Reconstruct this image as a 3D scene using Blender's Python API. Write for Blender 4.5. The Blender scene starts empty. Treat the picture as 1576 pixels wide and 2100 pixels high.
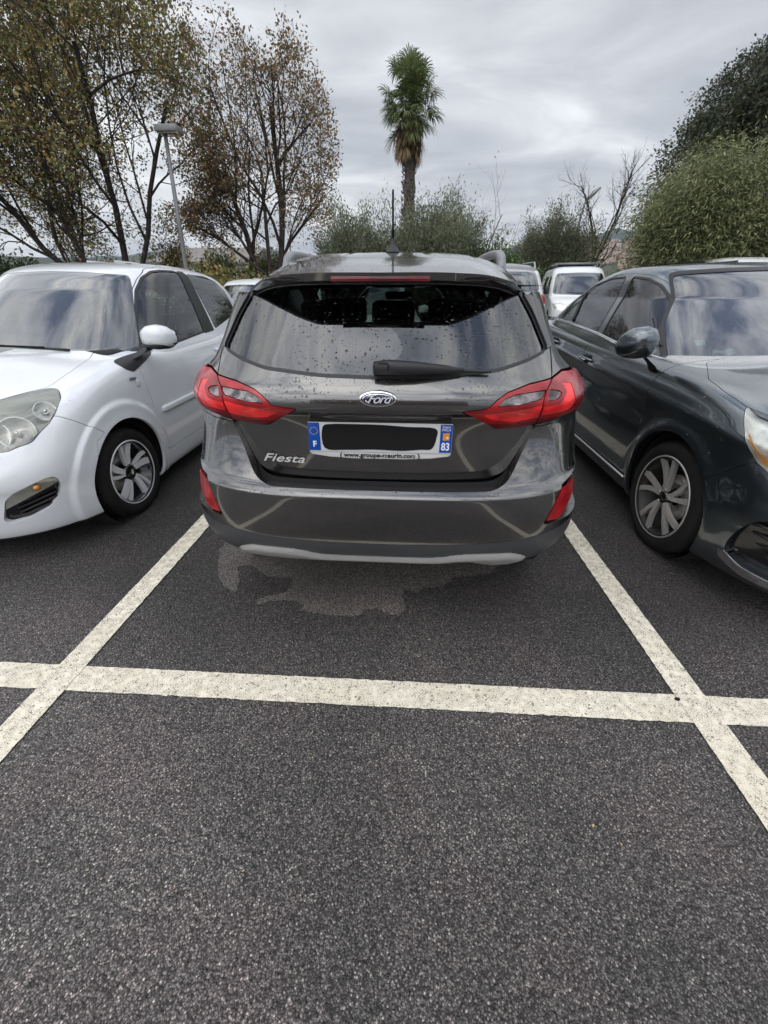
import bpy, bmesh, math, random
import numpy as np
from math import radians as R, sin, cos, pi
S = bpy.context.scene
random.seed(7); RNG = np.random.default_rng(7)
# ------------------------------------------------------------------ camera, world, sun, exposure
cd = bpy.data.cameras.new('camera'); cam = bpy.data.objects.new('camera', cd); S.collection.objects.link(cam)
cam.location = (0, 0, 1.34); cam.rotation_euler = (R(90-29.5), 0, R(3.4))
cd.sensor_fit = 'VERTICAL'; cd.sensor_height = 24; cd.lens = 24*800/2100; cd.clip_end = 9000; cd.clip_start = .02
S.camera = cam
S.view_settings.view_transform = 'Standard'; S.view_settings.look = 'None'; S.view_settings.exposure = 0.0; S.view_settings.gamma = 1
SUN_EL, SUN_AZ = 38, 205
W = bpy.data.worlds.new('World'); S.world = W; W.use_nodes = True
def world():
    nt = W.node_tree; nt.nodes.clear(); N = nt.nodes.new; L = nt.links.new
    out = N('ShaderNodeOutputWorld'); bg = N('ShaderNodeBackground'); L(bg.outputs[0], out.inputs[0])
    sky = N('ShaderNodeTexSky'); sky.sky_type = 'NISHITA'; sky.sun_disc = False
    sky.sun_elevation = R(SUN_EL); sky.sun_rotation = R(SUN_AZ); sky.dust_density = 2.0
    tc = N('ShaderNodeTexCoord'); sep = N('ShaderNodeSeparateXYZ'); L(tc.outputs['Generated'], sep.inputs[0])
    def math_(op, a, b=None, c=None, clamp=False):
        m = N('ShaderNodeMath'); m.operation = op; m.use_clamp = clamp
        for i, v in enumerate((a, b, c)):
            if v is None: continue
            if isinstance(v, (int, float)): m.inputs[i].default_value = v
            else: L(v, m.inputs[i])
        return m.outputs[0]
    # cloud layer: direction projected on a flat deck so that clouds shrink towards the horizon
    zz = math_('ADD', math_('MAXIMUM', sep.outputs[2], 0.0), 0.16)
    px = math_('DIVIDE', sep.outputs[0], zz); py = math_('DIVIDE', sep.outputs[1], zz)
    cmb = N('ShaderNodeCombineXYZ'); L(math_('MULTIPLY', px, .62), cmb.inputs[0]); L(py, cmb.inputs[1]); cmb.inputs[2].default_value = 3.7
    def noise(scale, detail, rough, dist, off=0.0):
        mp = N('ShaderNodeMapping'); L(cmb.outputs[0], mp.inputs[0]); mp.inputs['Location'].default_value = (off, off*.7, off*.3)
        n = N('ShaderNodeTexNoise'); L(mp.outputs[0], n.inputs['Vector']); n.inputs['Scale'].default_value = scale
        n.inputs['Detail'].default_value = detail; n.inputs['Roughness'].default_value = rough; n.inputs['Distortion'].default_value = dist
        return n.outputs['Fac']
    big = noise(.62, 4, .5, .5, WOFF); fine = noise(2.1, 7, .55, .8, 5.0)
    mixf = math_('ADD', math_('MULTIPLY', big, .72), math_('MULTIPLY', fine, .28))
    cr = N('ShaderNodeValToRGB'); L(mixf, cr.inputs[0]); e = cr.color_ramp.elements
    e[0].position = .37; e[0].color = (3.3, 3.42, 3.62, 1)
    e[1].position = .62; e[1].color = (11.2, 11.1, 10.8, 1)
    a = e.new(.46); a.color = (5.2, 5.3, 5.5, 1); a = e.new(.53); a.color = (7.4, 7.5, 7.6, 1)
    cr2 = N('ShaderNodeValToRGB'); mid = noise(2.9, 7, .58, .45, 2.2); L(mid, cr2.inputs[0]); e = cr2.color_ramp.elements
    e[0].position = .40; e[0].color = (2.0, 2.4, 3.4, 1); e[1].position = .60; e[1].color = (10.8, 10.7, 10.3, 1); a = e.new(.50); a.color = (6.4, 6.7, 7.4, 1)
    bk0 = N('ShaderNodeMapRange'); L(sep.outputs[1], bk0.inputs[0]); bk0.inputs[1].default_value = .35; bk0.inputs[2].default_value = -.15
    bk1 = N('ShaderNodeMapRange'); L(sep.outputs[2], bk1.inputs[0]); bk1.inputs[1].default_value = .62; bk1.inputs[2].default_value = .82
    bk = N('ShaderNodeMath'); bk.operation = 'MAXIMUM'; L(bk0.outputs[0], bk.inputs[0]); L(bk1.outputs[0], bk.inputs[1])
    cm = N('ShaderNodeMix'); cm.data_type = 'RGBA'; L(bk.outputs[0], cm.inputs[0]); L(cr.outputs[0], cm.inputs[6]); L(cr2.outputs[0], cm.inputs[7]); cr = cm
    # brighter deck overhead, where the sun stands behind it
    up = math_('MULTIPLY', math_('POWER', math_('MAXIMUM', sep.outputs[2], 0.0), 1.4), .95)
    sd = N('ShaderNodeVectorMath'); sd.operation = 'DOT_PRODUCT'; L(tc.outputs['Generated'], sd.inputs[0])
    sd.inputs[1].default_value = (sin(R(SUN_AZ))*cos(R(SUN_EL)), cos(R(SUN_AZ))*cos(R(SUN_EL)), sin(R(SUN_EL)))
    glow = math_('MULTIPLY', math_('POWER', math_('MAXIMUM', sd.outputs['Value'], 0.0), 4.0), .55)
    warm = N('ShaderNodeMapRange'); L(sep.outputs[2], warm.inputs[0]); warm.inputs[1].default_value = 0; warm.inputs[2].default_value = .22
    warm.inputs[3].default_value = 1; warm.inputs[4].default_value = 0
    gain = math_('ADD', math_('ADD', 1.0, up), glow)
    vm = N('ShaderNodeVectorMath'); vm.operation = 'SCALE'; L(cr.outputs[2], vm.inputs[0]); L(gain, vm.inputs['Scale'])
    wm = N('ShaderNodeMix'); wm.data_type = 'RGBA'; wm.blend_type = 'MULTIPLY'; L(warm.outputs[0], wm.inputs[0]); L(vm.outputs[0], wm.inputs[6]); wm.inputs[7].default_value = (1.07, 1.03, .97, 1)
    # a little of the clear sky comes through the thin places
    mx = N('ShaderNodeMix'); mx.data_type = 'RGBA'; L(sky.outputs[0], mx.inputs[6]); L(wm.outputs[2], mx.inputs[7]); mx.inputs[0].default_value = .93
    L(mx.outputs[2], bg.inputs[0]); bg.inputs[1].default_value = .125
WOFF = 0.0
world()
sl = bpy.data.lights.new('sun', 'SUN'); sun = bpy.data.objects.new('sun', sl); S.collection.objects.link(sun)
sl.energy = .8; sl.angle = R(70); sl.color = (1, .96, .9); sun.rotation_euler = (R(90-SUN_EL), 0, R(180-SUN_AZ)); sun.location = (0, 0, 30)

# ------------------------------------------------------------------ object helpers
COL = S.collection
def tag(o, label=None, cat=None, group=None, kind=None):
    if label: o['label'] = label
    if cat: o['category'] = cat
    if group: o['group'] = group
    if kind: o['kind'] = kind
    return o
def empty(name, loc=(0, 0, 0), rz=0):
    o = bpy.data.objects.new(name, None); COL.objects.link(o); o.location = loc; o.rotation_euler = (0, 0, rz)
    o.empty_display_size = .2; return o
def mesh_obj(name, V, F, mat, parent=None, normals=None, smooth=True, mats=None, mi=None, loc=None):
    me = bpy.data.meshes.new(name)
    V = np.asarray(V, np.float32)
    if isinstance(F, np.ndarray):
        k = F.shape[1]; n = len(F)
        me.vertices.add(len(V)); me.vertices.foreach_set('co', V.ravel())
        me.loops.add(n*k); me.loops.foreach_set('vertex_index', F.astype(np.int32).ravel())
        me.polygons.add(n); me.polygons.foreach_set('loop_start', np.arange(n, dtype=np.int32)*k)
        try: me.polygons.foreach_set('loop_total', np.full(n, k, np.int32))
        except Exception: pass
        me.update(calc_edges=True)
    else:
        me.from_pydata(V.tolist(), [], F)
    me.validate()
    for m in (mats or [mat]): me.materials.append(m)
    if mi is not None: me.polygons.foreach_set('material_index', np.asarray(mi, np.int32))
    me.polygons.foreach_set('use_smooth', np.full(len(me.polygons), smooth))
    if normals is not None and len(me.vertices) == len(normals):
        me.normals_split_custom_set_from_vertices([tuple(n) for n in normals])
    o = bpy.data.objects.new(name, me); COL.objects.link(o)
    if parent is not None: o.parent = parent
    if loc is not None: o.location = loc
    return o
def copy_tree(o, parent=None):
    c = o.copy(); COL.objects.link(c); c.parent = parent
    for ch in list(o.children): copy_tree(ch, c)
    return c

# ------------------------------------------------------------------ surface patches with exact cuts
def hermite(x, xs, ys):
    xs = np.asarray(xs, float); ys = np.asarray(ys, float); x = np.asarray(x, float)
    if len(xs) == 1: return np.full(x.shape, ys[0])
    h = np.diff(xs); d = np.diff(ys)/h; m = np.zeros(len(xs)); m[0] = d[0]; m[-1] = d[-1]
    for i in range(1, len(xs)-1):
        if d[i-1]*d[i] > 0: m[i] = 2*d[i-1]*d[i]/(d[i-1]+d[i])
    i = np.clip(np.searchsorted(xs, x)-1, 0, len(h)-1); t = np.clip((x-xs[i])/h[i], 0, 1)
    return ((2*t**3-3*t**2+1)*ys[i] + (t**3-2*t**2+t)*h[i]*m[i] + (-2*t**3+3*t**2)*ys[i+1] + (t**3-t**2)*h[i]*m[i+1])
def crom(pts, n=8, closed=True):
    P = np.asarray(pts, float); k = len(P); out = []
    for i in range(k if closed else k-1):
        g = lambda j: P[j % k] if closed else P[min(max(j, 0), k-1)]
        p0, p1, p2, p3 = g(i-1), g(i), g(i+1), g(i+2)
        for t in np.arange(n)/n:
            out.append(.5*((2*p1)+(-p0+p2)*t+(2*p0-5*p1+4*p2-p3)*t*t+(-p0+3*p1-3*p2+p3)*t**3))
    if not closed: out.append(P[-1])
    return np.array(out)
def rpoly(pts, r=.02, n=5):
    """closed polygon with rounded corners"""
    P = np.asarray(pts, float); out = []; k = len(P)
    for i in range(k):
        a, b, c = P[i-1], P[i], P[(i+1) % k]; u = a-b; v = c-b; lu = np.linalg.norm(u); lv = np.linalg.norm(v)
        rr = min(r, .45*lu, .45*lv); p = b+u/lu*rr; q = b+v/lv*rr
        for t in np.linspace(0, 1, n): out.append((1-t)**2*p+2*t*(1-t)*b+t*t*q)
    return np.array(out)
def sdf(P, poly):
    """signed distance of 2-D points to a closed polygon, negative inside"""
    P = np.asarray(P, float); A = np.asarray(poly, float); B = np.roll(A, -1, 0)
    best = np.full(len(P), 1e9); ins = np.zeros(len(P), bool)
    for a, b in zip(A, B):
        e = b-a; w = P-a; L = e@e+1e-12; t = np.clip((w@e)/L, 0, 1)
        d = w-t[:, None]*e; best = np.minimum(best, (d**2).sum(1))
        c = ((a[1] > P[:, 1]) != (b[1] > P[:, 1]))
        with np.errstate(divide='ignore', invalid='ignore'):
            xi = (b[0]-a[0])*(P[:, 1]-a[1])/(b[1]-a[1])+a[0]
        ins ^= c & (P[:, 0] < xi)
    d = np.sqrt(best); return np.where(ins, -d, d)
def ldist(P, line):
    """distance of 2-D points to an open polyline"""
    best = np.full(len(P), 1e9); A = np.asarray(line, float)
    for a, b in zip(A[:-1], A[1:]):
        e = b-a; w = P-a; t = np.clip((w@e)/(e@e+1e-12), 0, 1); d = w-t[:, None]*e; best = np.minimum(best, (d**2).sum(1))
    return np.sqrt(best)
class Patch:
    def __init__(s, V, N, T): s.V, s.N, s.T = V, N, T
    @staticmethod
    def grid(G, flip=False):
        a, b, _ = G.shape
        du = np.gradient(G, axis=1); dv = np.gradient(G, axis=0); N = np.cross(du, dv)
        L = np.linalg.norm(N, axis=2, keepdims=True); L[L < 1e-12] = 1; N = N/L
        if flip: N = -N
        idx = np.arange(a*b).reshape(a, b); p, q, r, t = idx[:-1, :-1].ravel(), idx[:-1, 1:].ravel(), idx[1:, 1:].ravel(), idx[1:, :-1].ravel()
        T = np.concatenate([np.stack([p, q, r], 1), np.stack([p, r, t], 1)])
        if flip: T = T[:, ::-1]
        return Patch(G.reshape(-1, 3).copy(), N.reshape(-1, 3), T)
    def compact(s):
        used = np.unique(s.T); m = np.full(len(s.V), -1); m[used] = np.arange(len(used))
        return Patch(s.V[used], s.N[used], m[s.T])
    def cut(s, f):
        """f: values per vertex (or function of V). returns (f<0 part, f>=0 part)"""
        if callable(f): f = f(s.V)
        f = np.where(np.abs(f) < 1e-6, 1e-6, f); T = s.T; neg = f[T] < 0; k = neg.sum(1)
        lo = [T[k == 3]]; hi = [T[k == 0]]; V = [s.V]; N = [s.N]; n0 = len(s.V)
        mixed = T[(k == 1) | (k == 2)]; km = k[(k == 1) | (k == 2)]; nm = neg[(k == 1) | (k == 2)]
        if len(mixed):
            odd = np.where(km == 1, np.argmax(nm, 1), np.argmax(~nm, 1)); ar = np.arange(len(mixed))
            a = mixed[ar, odd]; b = mixed[ar, (odd+1) % 3]; c = mixed[ar, (odd+2) % 3]
            def mid(p, q):
                lo_, hi_ = np.minimum(p, q), np.maximum(p, q); return lo_.astype(np.int64)*(n0+1)+hi_
            kk = np.concatenate([mid(a, b), mid(a, c)]); uq, inv = np.unique(kk, return_inverse=True); inv = inv.ravel()
            p = uq//(n0+1); q = uq % (n0+1); t = (f[p]/(f[p]-f[q]))[:, None]
            V.append(s.V[p]*(1-t)+s.V[q]*t); nn = s.N[p]*(1-t)+s.N[q]*t; N.append(nn/np.maximum(np.linalg.norm(nn, axis=1, keepdims=True), 1e-9))
            ab = n0+inv[:len(a)]; ac = n0+inv[len(a):]
            one = np.stack([a, ab, ac], 1); two = np.concatenate([np.stack([ab, b, c], 1), np.stack([ab, c, ac], 1)])
            on = km == 1; on2 = np.concatenate([on, on])
            lo += [one[on], two[~on2]]; hi += [one[~on], two[on2]]
        V = np.concatenate(V); N = np.concatenate(N)
        return Patch(V, N, np.concatenate(lo)).compact(), Patch(V, N, np.concatenate(hi)).compact()
    def inside(s, f): return s.cut(f)[0]
    def outside(s, f): return s.cut(f)[1]
    def off(s, d): return Patch(s.V+s.N*(d if np.isscalar(d) else np.asarray(d)[:, None]), s.N, s.T)
    def mirror(s): M = np.array([-1, 1, 1]); return Patch(s.V*M, s.N*M, s.T[:, ::-1])
    def bnd(s):
        E = np.concatenate([s.T[:, [0, 1]], s.T[:, [1, 2]], s.T[:, [2, 0]]]); key = np.sort(E, 1); kk = key[:, 0].astype(np.int64)*(len(s.V)+1)+key[:, 1]
        u, i, c = np.unique(kk, return_index=True, return_counts=True); return E[i[c == 1]]
    def build(s, name, mat, parent=None, skirt=0.0, sharp=False, back=None):
        s = s.compact() if len(s.T) else s
        if not len(s.T): print('EMPTY PATCH', name); return None
        V, N, T = s.V, s.N, s.T
        if skirt:
            E = s.bnd(); vs, inv = np.unique(E, return_inverse=True); inv = inv.reshape(E.shape); n = len(V)
            # outward direction of the rim, so that the skirt shades as an edge
            Va = V[vs]; Na = N[vs]; top = n+np.arange(len(vs)); bot = top+len(vs)
            tan = np.zeros((len(vs), 3)); d = V[E[:, 1]]-V[E[:, 0]]; np.add.at(tan, inv[:, 0], d); np.add.at(tan, inv[:, 1], d)
            o = np.cross(tan, Na); o /= np.maximum(np.linalg.norm(o, axis=1, keepdims=True), 1e-9)
            V = np.concatenate([V, Va, Va-Na*skirt]); N = np.concatenate([N, o, o])
            a, b = top[inv[:, 0]], top[inv[:, 1]]; c, d_ = bot[inv[:, 1]], bot[inv[:, 0]]
            T = np.concatenate([T, np.stack([b, a, d_], 1), np.stack([b, d_, c], 1)])
        return mesh_obj(name, V, T, mat, parent, normals=N)
def bspl(A, m):
    """clamped uniform cubic B-spline of control rows A (k, d) with m samples per span"""
    A = np.asarray(A, float); A = np.concatenate([2*A[:1]-A[1:2], A, 2*A[-1:]-A[-2:-1]]); out = []
    for i in range(len(A)-3):
        t = (np.arange(m)/m)[:, None] if i < len(A)-4 else (np.arange(m+1)/m)[:, None]
        out.append(((1-t)**3*A[i]+(3*t**3-6*t*t+4)*A[i+1]+(-3*t**3+3*t*t+3*t+1)*A[i+2]+t**3*A[i+3])/6)
    return np.concatenate(out)
def shell(rows, L, yq=None, m=8, nn=90, nf=40, ns=40, far=None, zf=None, wf=None):
    """stack of plan outlines: rows (z, W, y_near, n_near, D_near, y_far, n_far, D_far).
       near end at y_near, far end at L-y_far; wf(x, y, z)->W factor and zf(z_row, y) let the rows rise, fall and narrow along the car"""
    A = bspl(rows, m); z, Wd, yn, n1, D1, yf, n2, D2 = A.T
    G = []
    al = np.linspace(0, pi/2, nn); be = np.linspace(pi/2, 0, nf)
    for i in range(len(A)):
        r = (np.abs(np.sin(al))**n1[i]+np.abs(np.cos(al))**n1[i])**(-1/n1[i]); x1 = Wd[i]*r*np.sin(al); y1 = yn[i]+D1[i]*(1-r*np.cos(al))
        r = (np.abs(np.sin(be))**n2[i]+np.abs(np.cos(be))**n2[i])**(-1/n2[i]); x2 = Wd[i]*r*np.sin(be); y2 = L-yf[i]-D2[i]*(1-r*np.cos(be))
        ym = np.linspace(y1[-1], y2[0], ns+2)[1:-1]; x = np.concatenate([x1, np.full(ns, Wd[i]), x2]); y = np.concatenate([y1, ym, y2])
        zz = np.full(len(x), z[i])
        if zf is not None: zz = zf(z[i], y, x)
        if wf is not None: x = x*wf(z[i], y)
        G.append(np.stack([x, y, zz], 1))
    G = np.array(G); M = G[:, ::-1][:, :-1]*np.array([-1, 1, 1]); return np.concatenate([M, G], 1)   # far centre -> left -> near centre -> right -> far centre

# dark grey hatchback rows: (z, W, y_near, n_near, D_near, y_far, n_far, D_far)
def fr(z, W, y, n=3.0, D=.75, yf=.05, n2=2.6, D2=.9): return (z, W, y, n, D, yf, n2, D2)
FA = [fr(.33,.66,.40,3.6,.6), fr(.333,.76,.20,3.8,.6), fr(.336,.80,.115,3.9,.6), fr(.345,.83,.07,3.9,.6), fr(.385,.85,.040,3.9,.62), fr(.44,.862,.020,3.8,.64), fr(.49,.868,.008,3.7,.66), fr(.54,.871,.003,3.6,.68),fr(.59,.873,.001,3.5,.70),
      fr(.64,.873,.002,3.4,.72), fr(.668,.872,.003,3.35,.73), fr(.677,.872,.004,3.35,.73), fr(.681,.872,.005,3.3,.73), fr(.687,.871,.011,3.3,.73), fr(.694,.870,.020,3.3,.73), fr(.700,.869,.029,3.3,.73), fr(.704,.868,.036,3.2,.73), fr(.716,.867,.048,3.2,.73), fr(.75,.867,.072,3.2,.73), fr(.80,.868,.095,3.15,.74), fr(.86,.866,.110,3.1,.74),
      fr(.92,.861,.110), fr(.96,.855,.090), fr(1.0,.845,.068), fr(1.035,.825,.062,3,.73), fr(1.06,.80,.074,3,.70)]
FH = [fr(.66,.853,.118), fr(.70,.853,.118), fr(.76,.853,.118), fr(.83,.853,.120), fr(.90,.853,.122), fr(.94,.853,.118), fr(.962,.853,.108), fr(.972,.853,.085), fr(.975,.853,.06), fr(.978,.853,.05), fr(.985,.85,.045), fr(1.0,.845,.044), fr(1.02,.835,.046),
      fr(1.033,.825,.049), fr(1.045,.815,.055,3,.73), fr(1.06,.80,.065,3,.70), fr(1.075,.785,.077,3,.68)]
FG = [fr(1.09,.752,.090,3.1,.66), fr(1.115,.718,.112,3.2,.62), fr(1.15,.694,.142,3.3,.58), fr(1.20,.672,.182,3.3,.55), fr(1.28,.645,.245,3.3,.50), fr(1.34,.615,.290,3.3,.45), fr(1.38,.595,.33,3.3,.42)]
FL = [fr(.84,.863,.130), fr(.88,.863,.126), fr(.92,.861,.100), fr(.955,.856,.070), fr(.98,.85,.052), fr(1.0,.845,.045), fr(1.02,.833,.047), fr(1.04,.82,.058,3,.73), fr(1.06,.80,.066,3,.70), fr(1.075,.785,.078,3,.68), fr(1.09,.76,.092,3.1,.66), fr(1.11,.738,.110,3.2,.62)]
FBODY = FA + FG
FHATCH = FH + FG

# ---- small white hatchback, near end = front
TL = 3.69
def tr(l, W, y, n=2.7, D=.62, yf=.05, n2=3, D2=.6): return (l, W, y, n, D, yf, n2, D2)
TA = [tr(.12,.60,.30), tr(.125,.72,.15), tr(.135,.76,.08), tr(.17,.78,.045), tr(.24,.79,.03), tr(.31,.797,.02), tr(.38,.805,.015), tr(.46,.815,.004), tr(.54,.82,.0), tr(.62,.823,.006), tr(.70,.824,.02), tr(.78,.823,.045), tr(.86,.82,.075), tr(.92,.812,.105), tr(.96,.80,.135), tr(.99,.782,.165),
      tr(1.01,.75,.21), tr(1.025,.70,.27), tr(1.04,.60,.37), tr(1.055,.46,.50), tr(1.07,.28,.68), tr(1.075,.10,.86)]
def tzs(y): return hermite(y, [0,.15,.35,.6,.85,1.1,1.6,2.2,2.9,3.69], [.60,.69,.785,.865,.92,.95,.965,.975,1.0,1.02])
def tzf(l, y, x):
    if l < .42: return np.full(len(y), l)
    if l < 1: return .42+(l-.42)/.58*(tzs(y)-.42)
    return tzs(y)+(l-1)
TG = [(.86,.80,.78,2.6,.75,.06,3,.6), (.94,.795,.88,2.6,.74,.07,3,.6), (1.0,.772,.98,2.6,.72,.08,3,.6), (1.08,.745,1.10,2.6,.70,.11,3,.6), (1.17,.71,1.235,2.6,.68,.16,3,.58), (1.26,.672,1.37,2.6,.66,.21,3,.56), (1.33,.64,1.48,2.6,.64,.27,3,.54),
      (1.375,.61,1.56,2.6,.6,.33,2.8,.52), (1.40,.575,1.63,2.6,.58,.42,2.6,.5), (1.42,.51,1.72,2.4,.56,.6,2.4,.5), (1.432,.42,1.85,2.3,.5,.8,2.2,.5), (1.44,.28,2.05,2.2,.4,1.0,2.2,.4), (1.443,.12,2.25,2,.3,1.2,2,.3)]
def tgz(z, y, x):
    k = np.clip((z-1.30)/.10, 0, 1)
    z = z if z < 1 else 1+(z-1)*1.18
    return z + k*hermite(y, [1.3,1.6,2.0,2.4,2.9,3.3,3.6], [-.03,.0,.025,.03,.01,-.03,-.08])
# ---- dark grey saloon-like hatchback, near end = front
CL = 4.33
def cr(l, W, y, n=2.7, D=.75, yf=.05, n2=3, D2=.6): return (l, W, y, n, D, yf, n2, D2)
CA = [cr(.14,.66,.30), cr(.145,.78,.15), cr(.155,.83,.085), cr(.19,.85,.05), cr(.26,.86,.035), cr(.33,.866,.025), cr(.40,.874,.015), cr(.48,.884,.004), cr(.56,.889,.0), cr(.64,.892,.006), cr(.72,.892,.02), cr(.80,.890,.045), cr(.87,.886,.075), cr(.92,.878,.105), cr(.96,.864,.135), cr(.99,.845,.165),
      cr(1.01,.81,.21), cr(1.025,.76,.27), cr(1.04,.66,.37), cr(1.055,.50,.50), cr(1.07,.30,.68), cr(1.075,.10,.86)]
def czs(y): return hermite(y, [0,.15,.4,.7,1.0,1.3,1.7,2.4,3.2,4.33], [.66,.745,.835,.90,.945,.965,.975,.99,1.02,1.05])
def czf(l, y, x):
    if l < .42: return np.full(len(y), l)
    if l < 1: return .42+(l-.42)/.58*(czs(y)-.42)
    return czs(y)+(l-1)
CG = [(.86,.87,1.00,2.6,.85,.10,3,.9), (.94,.862,1.08,2.6,.84,.12,3,.9), (1.0,.840,1.20,2.6,.82,.16,3,.9), (1.08,.805,1.34,2.6,.80,.24,3,.9), (1.17,.76,1.50,2.6,.78,.36,3,.9), (1.26,.712,1.66,2.6,.76,.46,3,.9), (1.33,.672,1.79,2.6,.74,.62,3,.9),
      (1.375,.64,1.885,2.6,.7,.75,2.8,.85), (1.40,.605,1.96,2.6,.66,.95,2.6,.8), (1.42,.55,2.06,2.4,.62,1.1,2.4,.7), (1.432,.45,2.2,2.3,.55,1.3,2.2,.6), (1.44,.30,2.4,2.2,.4,1.5,2.2,.4), (1.443,.12,2.6,2,.3,1.6,2,.25)]
def cgz(z, y, x):
    k = np.clip((z-1.30)/.10, 0, 1)
    return z + k*hermite(y, [1.5,1.9,2.2,2.6,3.0,3.4,3.8], [.0,.05,.085,.085,.07,.03,-.03])

# ------------------------------------------------------------------ materials
def newmat(name):
    m = bpy.data.materials.new(name); m.use_nodes = True; nt = m.node_tree; b = nt.nodes['Principled BSDF']; return m, nt, b, nt.nodes.new, nt.links.new
def pmat(name, col, rough=.5, metal=0.0, coat=0.0, coat_rough=.03, bump=None, spec=.5, vary=0.0, vscale=3.0):
    m, nt, b, N, L = newmat(name); b.inputs['Base Color'].default_value = (*col, 1); b.inputs['Roughness'].default_value = rough
    b.inputs['Metallic'].default_value = metal; b.inputs['Coat Weight'].default_value = coat; b.inputs['Coat Roughness'].default_value = coat_rough
    b.inputs['Specular IOR Level'].default_value = spec
    tc = N('ShaderNodeTexCoord')
    n = N('ShaderNodeTexNoise'); n.inputs['Scale'].default_value = vscale; n.inputs['Detail'].default_value = 5; L(tc.outputs['Object'], n.inputs['Vector'])
    if vary:
        hs = N('ShaderNodeHueSaturation'); hs.inputs['Color'].default_value = (*col, 1)
        mr = N('ShaderNodeMapRange'); L(n.outputs['Fac'], mr.inputs[0]); mr.inputs[1].default_value = .3; mr.inputs[2].default_value = .7; mr.inputs[3].default_value = 1-vary; mr.inputs[4].default_value = 1+vary
        L(mr.outputs[0], hs.inputs['Value']); L(hs.outputs[0], b.inputs['Base Color'])
    if bump:
        n2 = N('ShaderNodeTexNoise'); n2.inputs['Scale'].default_value = bump[0]; n2.inputs['Detail'].default_value = 3; L(tc.outputs['Object'], n2.inputs['Vector'])
        bp = N('ShaderNodeBump'); bp.inputs['Strength'].default_value = bump[1]; bp.inputs['Distance'].default_value = bump[2]; L(n2.outputs['Fac'], bp.inputs['Height']); L(bp.outputs[0], b.inputs['Normal'])
    return m
def drops(nt, scale=70, dens=.42, dist=.0012):
    """rain beads: small round domes scattered over the surface (height output)"""
    N, L = nt.nodes.new, nt.links.new
    tc = N('ShaderNodeTexCoord'); outs = []
    for sc, off in ((scale, 0.0), (scale*2.0, 4.3)):
        mp = N('ShaderNodeMapping'); mp.inputs['Location'].default_value = (off, off, off); L(tc.outputs['Object'], mp.inputs[0])
        v = N('ShaderNodeTexVoronoi'); v.inputs['Scale'].default_value = sc; L(mp.outputs[0], v.inputs['Vector'])
        sp = N('ShaderNodeSeparateColor'); L(v.outputs['Color'], sp.inputs[0])
        # radius differs per cell, many cells stay dry
        pn = N('ShaderNodeTexNoise'); pn.inputs['Scale'].default_value = 4.0; L(mp.outputs[0], pn.inputs['Vector'])
        ra = N('ShaderNodeMapRange'); L(sp.outputs[0], ra.inputs[0]); ra.inputs[1].default_value = 1-dens; ra.inputs[2].default_value = 1; ra.inputs[3].default_value = 0; ra.inputs[4].default_value = .38
        rm = N('ShaderNodeMath'); rm.operation = 'MULTIPLY'; L(ra.outputs[0], rm.inputs[0])
        pm = N('ShaderNodeMapRange'); L(pn.outputs['Fac'], pm.inputs[0]); pm.inputs[1].default_value = .36; pm.inputs[2].default_value = .52; L(pm.outputs[0], rm.inputs[1])
        q = N('ShaderNodeMath'); q.operation = 'DIVIDE'; L(v.outputs['Distance'], q.inputs[0]); 
        ad = N('ShaderNodeMath'); ad.operation = 'ADD'; L(rm.outputs[0], ad.inputs[0]); ad.inputs[1].default_value = 1e-4; L(ad.outputs[0], q.inputs[1])
        p = N('ShaderNodeMath'); p.operation = 'POWER'; L(q.outputs[0], p.inputs[0]); p.inputs[1].default_value = 2
        s = N('ShaderNodeMath'); s.operation = 'SUBTRACT'; s.use_clamp = True; s.inputs[0].default_value = 1; L(p.outputs[0], s.inputs[1])
        outs.append(s.outputs[0])
    mx = N('ShaderNodeMath'); mx.operation = 'MAXIMUM'; L(outs[0], mx.inputs[0]); L(outs[1], mx.inputs[1])
    # beads stay on faces that look upwards
    ge = N('ShaderNodeNewGeometry'); sn = N('ShaderNodeSeparateXYZ'); L(ge.outputs['True Normal'], sn.inputs[0]); um = N('ShaderNodeMapRange'); L(sn.outputs[2], um.inputs[0]); um.inputs[1].default_value = .12; um.inputs[2].default_value = .3
    mm = N('ShaderNodeMath'); mm.operation = 'MULTIPLY'; L(mx.outputs[0], mm.inputs[0]); L(um.outputs[0], mm.inputs[1]); mx = mm
    bp = N('ShaderNodeBump'); bp.inputs['Strength'].default_value = 1; bp.inputs['Distance'].default_value = dist; L(mx.outputs[0], bp.inputs['Height'])
    return bp.outputs[0], mx.outputs[0]
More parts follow.
